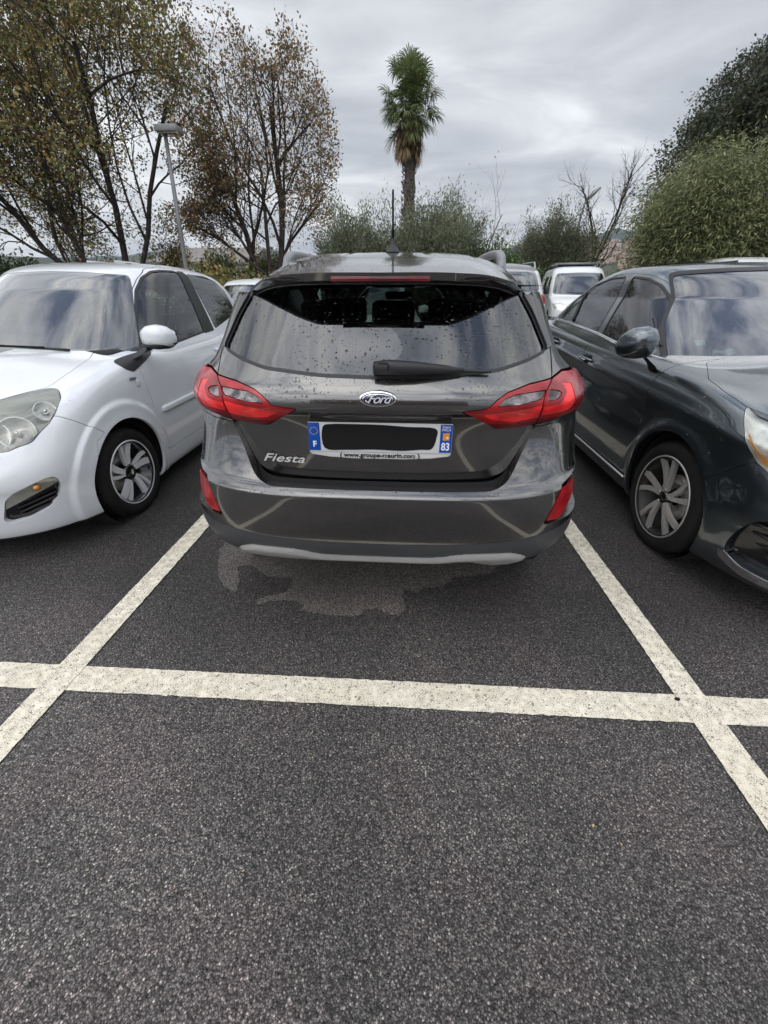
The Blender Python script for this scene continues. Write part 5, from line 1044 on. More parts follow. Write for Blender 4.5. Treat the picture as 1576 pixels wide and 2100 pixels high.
    gx_, gy_ = np.meshgrid(np.linspace(0, 1, 16), np.linspace(0, 1, 12)); Q = np.stack([-.52+.115*gx_+.02*gy_, 1.44+.07*gy_+.01*np.sin(6*gx_), 1.010+.014*np.sin(7*gx_+3*gy_)*gx_+.010*np.cos(9*gy_)+.02*gy_], 2); Patch.grid(Q).build('face_mask', M['paper'], root)
    return root
left = left_car(); right = right_car()

# ------------------------------------------------------------------ vegetation
def leafmat(name, trans=.25, rough=.55):
    m, nt, b, N, L = newmat(name); at_ = N('ShaderNodeAttribute'); at_.attribute_name = 'Col'; L(at_.outputs['Color'], b.inputs['Base Color']); b.inputs['Roughness'].default_value = rough
    tr = N('ShaderNodeBsdfTranslucent'); L(at_.outputs['Color'], tr.inputs[0]); mx = N('ShaderNodeMixShader'); mx.inputs[0].default_value = trans; L(b.outputs[0], mx.inputs[1]); L(tr.outputs[0], mx.inputs[2]); L(mx.outputs[0], nt.nodes['Material Output'].inputs[0]); return m
M['leaf'] = leafmat('leaves'); M['bark'] = pmat('bark', (.050, .040, .032), .9, bump=(30, .8, .02), vary=.4, vscale=8); M['bark_pale'] = pmat('pale_bark', (.13, .11, .09), .9, bump=(30, .6, .01), vary=.3, vscale=8)
M['palm_bark'] = pmat('palm_bark', (.105, .085, .068), .95, bump=(14, 1, .04), vary=.5, vscale=9)
def set_col(o, C): 
    me = o.data; ca = me.color_attributes.new('Col', 'FLOAT_COLOR', 'POINT'); ca.data.foreach_set('color', np.concatenate([C, np.ones((len(C), 1))], 1).astype(np.float32).ravel())
def leaf_mesh(name, P, size, aspect, cols, weights, parent, rng, droop=0.0, dirs=None, bend=.0):
    """one folded quad per leaf position"""
    n = len(P); 
    if dirs is None: D = rng.normal(size=(n, 3))
    else: D = dirs+rng.normal(size=(n, 3))*.45
    D[:, 2] -= droop; D /= np.linalg.norm(D, axis=1, keepdims=True); U = rng.normal(size=(n, 3)); Sd = np.cross(D, U); Sd /= np.maximum(np.linalg.norm(Sd, axis=1, keepdims=True), 1e-6)
    s = size*rng.uniform(.6, 1.35, (n, 1)); w = s/aspect
    V = np.stack([P, P+D*s*.5+Sd*w*.5, P+D*s, P+D*s*.5-Sd*w*.5], 1).reshape(-1, 3); F = np.arange(4*n).reshape(n, 4)
    o = mesh_obj(name, V, F, M['leaf'], parent, smooth=False); c = np.array(cols)[rng.choice(len(cols), n, p=np.array(weights)/sum(weights))]*rng.uniform(.7, 1.35, (n, 1)); set_col(o, np.repeat(c, 4, 0)); return o
def tubes_np(segs, k=4):
    """segs: (p0, p1, r0, r1) arrays -> prisms"""
    A = np.array([s[0] for s in segs]); B = np.array([s[1] for s in segs]); r0 = np.array([s[2] for s in segs])[:, None]; r1 = np.array([s[3] for s in segs])[:, None]
    D = B-A; D /= np.maximum(np.linalg.norm(D, axis=1, keepdims=True), 1e-9); X = np.where(np.abs(D[:, 2:3]) < .9, [[0, 0, 1.]], [[1., 0, 0]]); a = np.cross(X, D); a /= np.linalg.norm(a, axis=1, keepdims=True); b = np.cross(D, a); V = []
    for base, r in ((A, r0), (B, r1)):
        for j in range(k): th = 2*pi*j/k; V.append(base+r*(cos(th)*a+sin(th)*b))
    V = np.stack(V, 1).reshape(-1, 3); n = len(segs); off = (np.arange(n)*2*k)[:, None]; F = np.concatenate([off+np.array([[j, (j+1) % k, k+(j+1) % k, k+j]]) for j in range(k)]); return V, F
def inenv(cfg, p, slack=.12):
    return cfg.get('env') is None or sdf(np.array([[p[0], p[2]]]), cfg['env'])[0] < slack
def grow(rng, p, d, L, r, depth, cfg, segs, tips, up=.0):
    n = cfg['n'][depth]; pts = [np.array(p, float)]; dirs = [np.array(d, float)]; ln = L/n; wob_ = cfg['wob'][depth]
    for i in range(n):
        dd = dirs[-1]+rng.normal(size=3)*wob_+np.array([0, 0, cfg['up'][depth]]); dd /= np.linalg.norm(dd); pts.append(pts[-1]+dd*ln); dirs.append(dd)
    last = depth == len(cfg['n'])-1; tap = cfg['taper'][depth]
    if cfg.get('env') is not None:
        ok = sdf(np.array([[q[0], q[2]] for q in pts]), cfg['env']) < (rng.uniform(*cfg.get('slack', (-.05, .16))) if depth else -.1); ok[:3] |= depth == 0; m_ = int(np.argmin(ok)) if not ok.all() else len(pts)
        if m_ < 2: return
        pts = pts[:m_]; dirs = dirs[:m_]; n = m_-1
    for i in range(n): segs.append((pts[i], pts[i+1], r*(1-tap*i/n), r*(1-tap*(i+1)/n)))
    if last:
        for i in range(1, n+1): tips.append((pts[i], dirs[i]))
        return
    kids = cfg['kids'][depth]
    for j in range(kids):
        t = cfg['t0'][depth]+(1-cfg['t0'][depth])*(j+rng.uniform(.1, .9))/kids; i = min(int(t*n), n-1); f = t*n-i; q = pts[i]*(1-f)+pts[i+1]*f; dd = dirs[i]
        a, b = frame_of(dd); th = rng.uniform(0, 2*pi); an = rng.uniform(*cfg['ang'][depth]); nd = dd*cos(an)+(a*cos(th)+b*sin(th))*sin(an)
        grow(rng, q, nd, L*cfg['len'][depth]*rng.uniform(.75, 1.2)*(1.15-.35*t), r*(1-tap*t)*cfg['rad'][depth], depth+1, cfg, segs, tips)
def tree(name, label, cat, loc, stems, cfg, leaf, seed, group=None, bark='bark', k=5, per=3, jit=.12):
    rng = np.random.default_rng(seed); root = empty(name, loc); tag(root, label, cat, group); segs = []; tips = []
    for (p, d, L, r) in stems: grow(rng, p, np.array(d)/np.linalg.norm(d), L, r, 0, cfg, segs, tips)
    V, F = tubes_np(segs, k); mesh_obj('trunk', V, F, M[bark], root)
    if leaf:
        T = np.array([t[0] for t in tips]); Dd = np.array([t[1] for t in tips]); idx = rng.integers(0, len(T), len(T)*per) if per != 1 else np.arange(len(T))
        P = T[idx]+rng.normal(size=(len(idx), 3))*jit; sel = rng.random(len(P)) < leaf.get('keep', 1); P = P[sel]; DD = Dd[idx][sel]
        if 'zfun' in leaf: 
            kk = leaf['zfun'](P, rng); P = P[kk]; DD = DD[kk]
        leaf_mesh('crown', P, leaf['size'], leaf['aspect'], leaf['cols'], leaf['w'], root, rng, leaf.get('droop', 0), DD)
        print(name, 'segs', len(segs), 'leaves', len(P))
    return root
OAK = dict(n=[6,5,4,3,3], wob=[.10,.16,.2,.22,.25], up=[.03,.06,.06,.05,.04], taper=[.55,.6,.6,.6,.6], kids=[7,6,5,4], t0=[.30,.2,.2,.15], ang=[(.35,.95),(.4,1.0),(.4,1.0),(.4,1.1)], len=[.62,.60,.58,.55], rad=[.52,.5,.5,.6])
oak_leaf = dict(size=.105, aspect=1.7, cols=[(.12,.14,.04), (.19,.18,.05), (.28,.19,.055), (.21,.11,.05), (.38,.29,.07), (.10,.06,.045)], w=[3.4,3.2,2,1.4,1.5,1], keep=.8, droop=.25)
def scl(pts, y0, y1, x0, z0): k = y1/y0; return np.array([(x*k-x0, 1.34+(z-1.34)*k-z0) for x, z in pts])
e1 = scl([(-17,11), (-8.0,11), (-6.9,9.2), (-6.1,7.31), (-5.7,6.84), (-5.45,6.26), (-5.55,5.66), (-5.6,4.9), (-5.9,4.3), (-6.9,3.7), (-7.1,2.7), (-8.4,2.1), (-8.8,0), (-10,0), (-11.5,2.2), (-17,2.4)], 13.6, 13.6, -9.4, .17)
OAK2 = dict(OAK, kids=[8,6,4,4], len=[.60,.58,.56,.55], up=[.04,.09,.09,.07,.05])
leaf2 = dict(oak_leaf, keep=.62, cols=[(.14,.14,.06), (.22,.17,.06), (.32,.20,.07), (.25,.13,.065), (.17,.11,.08)], w=[2,2,2.2,2,1.5])
tree('oak_tree', 'tall spreading oak with brown and olive leaves, its many stems behind the lamp post', 'tree', (-9.4, 13.6, .17),
     [((0,0,0), (-.75,.1,1), 5.4, .11), ((.1,0,0), (-.30,-.1,1), 6.4, .12), ((.2,.1,0), (.10,.1,1), 6.6, .115), ((.3,0,0), (.48,-.05,1), 6.0, .095), ((-.2,0,.1), (-1.3,0,.85), 5.4, .10), ((.1,0,.6), (.95,.1,.75), 4.4, .09), ((.0,0,.6), (-.5,.3,.9), 5.4, .10)], dict(OAK, env=e1, kids=[8,7,5,4]), dict(oak_leaf, size=.078, keep=.95), 3, per=6, jit=.085)
e2 = scl([(-4.9,0), (-4.9,2.07), (-6.5,2.6), (-7.0,3.43), (-6.2,4.0), (-6.1,4.7), (-5.8,6.04), (-5.65,7.25), (-5.42,7.43), (-5.1,7.2), (-4.76,7.6), (-4.5,7.0), (-4.36,6.84), (-3.87,6.56), (-3.3,6.95), (-2.73,6.81), (-2.6,5.97), (-2.36,5.07), (-2.5,4.43), (-2.91,3.87), (-2.6,2.9), (-3.83,2.3), (-4.6,2.07), (-4.6,0)], 14.8, 14.8, -4.76, .2)
tree('oak_tree', 'slimmer forked oak with sparse brown leaves, between the lamp post and the palm', 'tree', (-4.76, 14.8, .20),
     [((0,0,0), (-.25,.05,1), 5.6, .13), ((.05,0,0), (.26,0,1), 5.8, .13), ((0,0,1.6), (-.95,0,.7), 3.4, .06), ((.1,0,1.4), (1.0,.1,.75), 3.2, .065), ((.05,0,1.0), (-.0,.3,1), 5.2, .08), ((.05,0,1.5), (.65,.1,1), 4.2, .06), ((-.05,0,1.5), (-.5,.1,1), 4.4, .06)], dict(OAK2, env=e2), dict(leaf2, size=.076, keep=.8), 11, per=3, jit=.07)
# olive shrubs: upright fine stems with narrow grey green leaves
OLV = dict(n=[5,4,4], wob=[.10,.16,.18], up=[.10,.12,.12], taper=[.6,.6,.7], kids=[8,6], t0=[.12,.15], ang=[(.2,.6),(.25,.8)], len=[.55,.5], rad=[.5,.6])
olive_leaf = dict(size=.075, aspect=3.2, cols=[(.17,.19,.11), (.13,.15,.08), (.23,.25,.17), (.09,.105,.06)], w=[3,3,1.5,1], droop=-.2)
def olive(label, loc, w, h, n, seed, leaf=olive_leaf, per=11, cat='shrub', cfg=OLV):
    rng = np.random.default_rng(seed); st = []
    for i in range(n):
        a = rng.uniform(0, 2*pi); rr = rng.uniform(0, 1)**.5*w*.28; st.append(((rr*cos(a), rr*sin(a), 0), (cos(a)*rng.uniform(0,.5)*w/h, sin(a)*rng.uniform(0,.5)*w/h, 1), h*rng.uniform(.62,.95), .03))
    return tree('olive_shrub', label, cat, loc, st, cfg, leaf, seed+100, per=per, jit=.10, k=4)
olive('grey green olive bush left of the roof antenna', (-1.62, 13.2, .17), 1.75, 2.35, 30, 21)
olive('grey green olive bush in front of the palm trunk', (.72, 13.8, .18), 2.5, 2.55, 42, 22)
olive('bushy olive with feathery top, left of the leafless tree', (5.5, 18.6, .2), 2.3, 2.9, 40, 24, dict(olive_leaf, cols=[(.12,.135,.07), (.09,.10,.055), (.17,.175,.10)], w=[3,3,1]))
# thin bare shoots above the olive
BARE = dict(n=[5,4,3], wob=[.12,.18,.2], up=[.04,.05,.05], taper=[.6,.7,.7], kids=[7,5], t0=[.2,.2], ang=[(.3,.8),(.3,.9)], len=[.5,.5], rad=[.5,.6])
tree('bare_shoots', 'leafless pale twigs rising right of the palm trunk', 'shrub', (1.75, 14.4, .2), [((0,0,.3), (.30,0,1), 2.9, .03), ((.1,0,.3), (.55,.1,1), 2.8, .022), ((-.2,0,.3), (.1,0,1), 3.0, .024), ((-.6,0,.3), (-.05,0,1), 2.9, .02)], BARE, dict(olive_leaf, keep=.25), 33, bark='bark_pale', per=1)
laurel = dict(size=.095, aspect=2.0, cols=[(.05,.11,.02), (.07,.145,.025), (.04,.075,.018), (.13,.19,.04)], w=[3,2.5,3,.8], droop=-.1)
SHR = dict(n=[4,4,3], wob=[.15,.2,.25], up=[.06,.06,.05], taper=[.6,.6,.7], kids=[8,7], t0=[.1,.1], ang=[(.3,1.0),(.3,1.1)], len=[.55,.5], rad=[.5,.6])
def shrub(name, label, loc, w, h, n, seed, leaf, per=9, k=4):
    rng = np.random.default_rng(seed); st = []
    for i in range(n):
        a = rng.uniform(0, 2*pi); rr = rng.uniform(0, 1)**.5*w*.36; st.append(((rr*cos(a), rr*.7*sin(a), 0), (cos(a)*rng.uniform(.1,.9)*w/h, sin(a)*rng.uniform(.1,.9)*w/h*.7, 1), h*rng.uniform(.55,.8), .03))
    return tree(name, label, 'shrub', loc, st, SHR, leaf, seed+200, per=per, jit=.13, k=k)
shrub('laurel_shrub', 'dense bright green laurel shrub behind the right roof rail', (2.3, 15.0, .2), 2.1, 2.15, 34, 41, laurel, per=14)
shrub('laurel_shrub', 'dark green shrub at the left edge above the white car roof', (-9.75, 9.6, .08), 2.6, 1.9, 24, 42, dict(laurel, cols=[(.025,.05,.013), (.035,.06,.018), (.05,.065,.025)], w=[3,2,1]))
shrub('laurel_shrub', 'yellow green shrub seen low beneath the forked oak', (-6.6, 17.5, .25), 2.6, 2.4, 22, 43, dict(laurel, cols=[(.09,.12,.02), (.06,.085,.018), (.13,.14,.03)], w=[2,2,1]))
shrub('dry_shrub', 'brown leaved undergrowth between the white car and the grey hatchback', (-3.95, 9.6, .08), 1.5, 1.75, 18, 44, dict(oak_leaf, size=.08, keep=.7), per=5)
shrub('dry_shrub', 'tangled dry shrub at the foot of the spreading oak', (-8.4, 12.4, .14), 2.6, 1.9, 20, 45, dict(oak_leaf, size=.08, keep=.35, cols=[(.07,.05,.04), (.09,.07,.045), (.05,.045,.03)], w=[1,1,1]), per=4)
# tall willow-like bamboo mass on the right
BAM = dict(n=[6,4,4], wob=[.06,.2,.22], up=[.0,-.03,-.10], taper=[.6,.6,.7], kids=[16,6], t0=[.15,.1], ang=[(.4,1.1),(.3,1.0)], len=[.28,.55], rad=[.4,.6])
bleaf = dict(size=.15, aspect=5.0, cols=[(.19,.215,.085), (.14,.165,.065), (.28,.30,.13), (.09,.105,.045), (.34,.33,.17)], w=[3,3,2,2,.7], droop=.7)
eb = scl([(4.72,0), (4.72,1.67), (4.41,2.45), (4.24,3.01), (4.42,3.17), (4.98,3.41), (5.36,3.45), (5.78,3.55), (6.35,3.38), (7.39,3.1), (9.2,2.9), (9.2,0)], 9.8, 15.6, 10.5, .22)
rng = np.random.default_rng(5); st = []
for i in range(70):
    x = rng.uniform(-3.1, 4.0); y = rng.uniform(-1.2, 1.2); st.append(((x, y, 0), (rng.normal()*.16-.08, rng.normal()*.15-.12, 1), rng.uniform(3.8, 5.6), .028))
tree('bamboo_clump', 'big light green bamboo thicket with drooping leaves, right of the leafless tree', 'bamboo', (10.5, 15.6, .22), st, dict(BAM, env=eb, slack=(-.9, .38), kids=[24,7]), dict(bleaf, size=.13), 55, per=9, jit=.28, k=4)
ee = scl([(6.99,2), (6.99,3.73), (6.83,4.21), (6.65,4.59), (6.95,5.09), (7.4,5.0), (7.59,5.19), (7.7,5.53), (7.92,5.96), (8.3,6.0), (8.47,6.11), (8.6,6.39), (8.79,6.89), (9.3,7.6), (11,8), (13,8), (13,0), (10.5,0), (9.5,2)], 14.6, 18.0, 13.3, .75)
tree('evergreen_oak', 'dark evergreen oak towering behind the bamboo at the right edge', 'tree', (13.3, 18.0, .25), [((0,0,0), (-.6,0,1), 7.8, .2), ((.3,0,0), (.1,.2,1), 8.4, .22), ((-.9,0,2.2), (-.75,-.1,.8), 5.6, .10), ((-.6,0,2.4), (-.55,.1,.9), 6.2, .10), ((.5,0,0), (.6,0,1), 6.5, .16)], dict(OAK, env=ee, kids=[9,7,5,4]), dict(size=.10, aspect=1.8, cols=[(.035,.048,.022), (.055,.066,.03), (.08,.08,.04)], w=[3,2,1], droop=.1, keep=.85), 61, per=4, jit=.10)
tree('bare_tree', 'leafless dark tree leaning right above the white van', 'tree', (7.0, 18.8, .2), [((0,0,0), (.10,0,1), 3.0, .095), ((.22,0,2.1), (.30,0,1), 2.8, .055), ((.18,0,2.3), (-.42,0,1), 2.5, .04), ((.1,0,1.8), (-.9,0,.7), 1.6, .03), ((.3,0,2.6), (.12,0,1), 2.2, .03)],
     dict(n=[6,5,4,3], wob=[.10,.16,.2,.22], up=[.05,.10,.10,.08], taper=[.6,.6,.7,.8], kids=[8,5,4], t0=[.3,.25,.2], ang=[(.3,.8),(.3,.8),(.3,.9)], len=[.45,.5,.5], rad=[.55,.6,.8]), None, 71)
# ---- fan palm
def palm(loc, H):
    rng = np.random.default_rng(8); root = empty('fan_palm', loc); tag(root, 'tall fan palm with a skirt of dead brown fronds, rising behind the middle car', 'palm tree')
    P = [(0.05*sin(t*2), 0, H*t) for t in np.linspace(0, 1, 30)]; V, F = tube_geo(P, [.30-.07*t+.035*sin(t*60)+.03*rng.random() for t in np.linspace(0, 1, 30)], 14); tr = mesh_obj('trunk', V, F, M['palm_bark'], root)
    seg = []
    for i in range(420):
        z = H*rng.uniform(.25, 1.0); a = rng.uniform(0, 2*pi); r = .25; p = np.array([r*cos(a), r*sin(a), z]); d = np.array([cos(a)*.10, sin(a)*.10, .12*rng.uniform(.3, 1)]); seg.append((p, p+d, .032, .012))
    V2, F2 = tubes_np(seg, 4); me_ = tr.data; V, F = join((V, F), (V2.tolist(), F2.tolist())); bpy.data.objects.remove(tr); tr = mesh_obj('trunk', V, F, M['palm_bark'], root)
    for dead, nfr in ((0, 84), (1, 60)):
        VV = []; FF = []; CC = []; n0 = 0
        for i in range(nfr):
            a = rng.uniform(0, 2*pi)
            if dead: el = R(rng.uniform(-86, -50)); L0 = rng.uniform(.30, .55); z0 = H-rng.uniform(-.2, .95)
            else: el = R(80-112*((i+.5)/nfr)**.85+rng.uniform(-10, 10)); L0 = rng.uniform(.50, .80)*(1+.55*max(0, sin(el))**2)*(.3 if i % 3 == 0 else 1); z0 = H+.35-.75*(i/nfr)
            out = np.array([cos(a)*cos(el), sin(a)*cos(el), sin(el)]); b0 = np.array([.14*cos(a), .14*sin(a), z0]); hub = b0+out*L0+np.array([0, 0, -.12*L0])
            side_ = np.cross(out, [0, 0, 1.]); side_ /= np.linalg.norm(side_); upv = np.cross(side_, out)
            w = .012; VV += [b0-side_*w, b0+side_*w, hub+side_*w, hub-side_*w]; FF.append((n0, n0+1, n0+2, n0+3)); c0 = np.array((.14,.10,.045) if dead else (.10,.12,.035)); CC += [c0]*4; n0 += 4
            nl = 26; Lf = rng.uniform(.60, .80)*(.8 if dead else 1)
            for j in range(nl):
                th = R(-105+210*j/(nl-1)) if not dead else R(-45+90*j/(nl-1)); dd = out*cos(th)+side_*sin(th)+upv*.25*rng.normal()*.5; dd /= np.linalg.norm(dd); L1 = Lf*(1-.25*abs(th)/1.8)*rng.uniform(.85, 1.1)
                m1 = hub+dd*L1*.55; m2 = hub+dd*L1*.82+np.array([0, 0, -.14*L1]); tp = hub+dd*L1*.92+np.array([0, 0, -(.26 if not dead else .35)*L1]); sw = np.cross(dd, upv); sw /= max(np.linalg.norm(sw), 1e-6)
                for q, wq in ((hub, .006), (m1, .022), (m2, .014), (tp, .002)): VV += [q-sw*wq, q+sw*wq]
                for q in range(3): FF.append((n0+2*q, n0+2*q+1, n0+2*q+3, n0+2*q+2))
                cc = np.array([(.27,.18,.085), (.17,.11,.055), (.36,.26,.13)][rng.integers(3)] if dead else [(.10,.14,.045), (.14,.18,.06), (.21,.24,.09)][rng.integers(3)])*rng.uniform(.8, 1.2); CC += [cc]*8; n0 += 8
        o = mesh_obj('dead_frond' if dead else 'crown', np.array(VV), FF, M['leaf'], root, smooth=False); set_col(o, np.array(CC))
    return root
palm((-.25, 23.5, .2), 8.15)
# ------------------------------------------------------------------ lamp posts
def lamp_post(loc, H, label, lean=0.0, head=(.54, .38, .14), arm=0.0):
    root = empty('lamp_post', loc); tag(root, label, 'lamp post')
    tube('pole', [(0, 0, 0), (lean*.3, 0, H*.3), (lean*.6, 0, H*.6), (lean, 0, H)], [.062, .058, .052, .045], M['rail_grey'], root, 14)
    h = rbox('lamp_head', (lean+.12, 0, H+.06), head, M['lamp_grey'], root, w=.03); rbox('lamp_glass', (lean+.12, 0, H+.06-head[2]/2-.008), (head[0]*.8, head[1]*.8, .02), M['cream_lens'], h, w=.006)
    return root
M['lamp_grey'] = pmat('lamp_grey', (.28, .29, .29), .5, .2, vary=.1)
lamp_post((-6.30, 12.3, .14), 4.50, 'grey lamp post with flat square head, in front of the two oaks', .30)
r_ = empty('lamp_post', (6.62, 19.6, .3)); tag(r_, 'thin curved lamp post with a slanted head, beside the leafless tree', 'lamp post')
tube('pole', [(0, 0, 0), (0, 0, 3.6), (.06, 0, 4.0), (.22, 0, 4.22)], [.05, .045, .035, .03], M['rail_grey'], r_, 10); mesh_obj('lamp_head', *superblob([((.14, 0, 4.16), (.0,.07,0), (-.03,0,.03)), ((.32, 0, 4.34), (0,.13,0), (-.05,0,.06)), ((.52, 0, 4.50), (0,.07,0), (-.03,0,.03))], 14), M['lamp_grey'], r_)
# ------------------------------------------------------------------ cars in the row ahead
def far_car(label, loc, rz, paintn, kind='hatch', group=None, roof=None, scale=(1, 1, 1)):
    root = empty('parked_car', loc, rz); tag(root, label, 'car', group); c_ = kind == 'saloon'
    A_, G_, L, zfa, zfg = (CA, CG, CL, czf, cgz) if c_ else (TA, TG, TL, tzf, tgz); yc = (.935, 3.54) if c_ else (.745, 3.10); zs = czs if c_ else tzs
    A = Patch.grid(shell(A_, L, m=3, nn=40, nf=30, ns=70, zf=zfa)); G = Patch.grid(shell(G_, L, m=4, nn=50, nf=40, ns=50, zf=zfg)); sc = np.array(scale); 
    arc = lambda V: np.minimum(np.hypot(V[:, 1]-yc[0], V[:, 2]-.31), np.hypot(V[:, 1]-yc[1], V[:, 2]-.31))-.35
    A = A.outside(arc(A.V)); G = G.inside(lambda V: (zs(V[:, 1])-.02)-V[:, 2]); cab = rpoly(msym([(0,1.2), (.5,1.3), (.72,1.6), (.76,3.2), (0,3.5)]), .05, 3); A = A.outside(np.maximum(sdf(xy(A.V), cab), .955-A.V[:, 2]))
    lampf = lambda P: np.maximum(np.maximum(sdf(front(P.V), rpoly([(.38,.66), (.62,.64), (.80,.70), (.84,.80), (.70,.85), (.45,.78)], .03, 3)), P.V[:, 1]-.7), -P.V[:, 1]-1)
    lp, A = A.inside(lampf(A)), A.outside(lampf(A)); gr = rpoly(msym([(0,.52), (.30,.52), (.34,.58), (.28,.64), (0,.65)]), .02, 3); gl = rpoly(msym([(0,.26), (.40,.26), (.46,.32), (.40,.42), (0,.43)]), .03, 3)
    gf = lambda P: np.maximum(np.minimum(sdf(xz(P.V), gr), sdf(xz(P.V), gl)), P.V[:, 1]-.4); gp, A = A.inside(gf(A)), A.outside(gf(A))
    tl = rpoly([(.60,.80), (.60,.98), (.95,1.0), (.95,.80)], .03, 3) if kind != 'suv' else rpoly([(.62,.90), (.62,1.03), (.95,1.06), (.95,.90)], .03, 3); tf = lambda P: np.maximum(sdf(front(P.V), tl), L-.42-P.V[:, 1]); tp, A = A.inside(tf(A)), A.outside(tf(A))
    rpf = lambda P: np.maximum(sdf(xz(P.V), rpoly([(-.27,.70), (.27,.70), (.27,.83), (-.27,.83)], .01)), L-.42-P.V[:, 1])
    def fin(P): return Patch(P.V*sc, P.N, P.T)
    fin(A).build('body', M[paintn], root, skirt=.015)
    for s in (-1, 1):
        q = lp.inside(lambda V: -s*V[:, 0]); b = fin(q.off(-.02)).build('headlamp', M['bright_lamp'], root, skirt=.02); fin(q.off(-.001)).build('lamp_glass', M['lens'], b)
        fin(tp.inside(lambda V: -s*V[:, 0]).off(.012)).build('tail_lamp', M['red_lens'], root, skirt=.02)
    fin(gp.off(-.02)).build('front_grille', M['black_plastic'], root)
    ws = rpoly(msym([(0,.99), (.62,.99), (.66,1.08), (.58,1.30), (.50,1.43), (0,1.455)]), .03, 3); yl = 1.50 if c_ else 1.30; f = lambda P: np.maximum(sdf(xz(P.V), ws), P.V[:, 1]-(yl+(1.2 if c_ else .95)*(P.V[:, 2]-.93)))
    w, G = G.inside(f(G)), G.outside(f(G)); fin(w).build('windscreen', M['glass_screen'], root)
    rw = rpoly(msym([(0,1.06), (.58,1.06), (.60,1.14), (.50,1.40), (0,1.43)]), .04, 3); f = lambda P: np.maximum(sdf(xz(P.V), rw), L-.85-P.V[:, 1]); w, G = G.inside(f(G)), G.outside(f(G)); fin(w).build('rear_window', M['glass_screen'], root)
    wl = [rpoly([(1.50,1.04), (1.68,1.32), (1.86,1.43), (2.22,1.45), (2.22,1.04)], .04, 3), rpoly([(2.29,1.04), (2.29,1.45), (2.80,1.44), (3.02,1.34), (3.05,1.12)], .04, 3)] if not c_ else [rpoly([(1.60,1.06), (2.0,1.30), (2.2,1.39), (2.45,1.42), (2.40,1.06)], .03, 3), rpoly([(2.47,1.07), (2.55,1.42), (3.1,1.38), (3.38,1.20), (3.3,1.10)], .03, 3)]
    for w_ in wl:
        f = lambda P: np.maximum(sdf(side(P.V), w_), .45-np.abs(P.V[:, 0])); w, G = G.inside(f(G)), G.outside(f(G))
        for s in (-1, 1): fin(w.inside(lambda V: -s*V[:, 0]).off(-.003)).build('side_window', M['glass'], root)
    if roof:
        rr, G = G.outside(lambda V: V[:, 2]-1.40), G.inside(lambda V: V[:, 2]-1.40); fin(rr).build('roof', M[roof], root)
    fin(G).build('cabin_shell', M[paintn], root, skirt=.012)
    for s in (-1, 1):
        for y in yc: w = wheel(root, s*.80, y, .30, .20, .18, s, [[(r*cos(a+da), r*sin(a+da)) for r, da in ((.05,-.4), (.18,-.14), (.18,.14), (.05,.4))] for a in np.arange(5)*2*pi/5], M, detail=False, face='satin')
        V, F = superblob([((s*.84,1.30,1.07), (0,.05,0), (0,0,.045)), ((s*.93,1.27,1.08), (0,.07,0), (0,0,.065)), ((s*1.01,1.29,1.07), (0,.04,0), (0,0,.04))], 14); mesh_obj('side_mirror', V*np.array([1,1,scale[2]]) if False else V, F, M[paintn], root)
        if kind == 'suv': mesh_obj('roof_rail', *tube_geo([(s*.56,1.8,1.50*scale[2]), (s*.57,1.95,1.56*scale[2]), (s*.57,2.9,1.54*scale[2]), (s*.56,3.05,1.44*scale[2])], .016, 8), M['silver_trim'], root)
    wheel_well(root, yc[0], .31, .35, .79); wheel_well(root, yc[1], .31, .35, .79)
    rbox('number_plate', (0, -.012*0+.012, .47), (.50, .012, .10), M['plate_white'], root, w=.003)
    for x in (-.34, .34): seat(root, x, 1.8, .42); seat(root, x, 2.6, .45)
    rbox('dashboard', (0, 1.45, .93), (1.3, .5, .14), M['dark'], root, w=.05); rbox('cabin_floor', (0, 2.2, .38), (1.36, 2.6, .10), M['void'], root, w=.03)
    return root
far_car('white hatchback facing the camera, seen through the white left car and above its tail', (-2.95, 6.5, .0), 0, 'far_white')
far_car('pale hatchback facing the camera, seen through the rear window of the middle car', (-.62, 6.3, .0), R(3), 'far_white', kind='saloon')
far_car('white car with black roof and red lamp, tail towards the camera beside the white van', (1.86, 12.2, .14), R(180), 'far_white', kind='suv', roof='far_black', scale=(1.0, 1.0, 1.10))
far_car('dark car low between the pale hatchback and the grey hatchback', (-1.75, 10.9, .09), R(180), 'far_black')
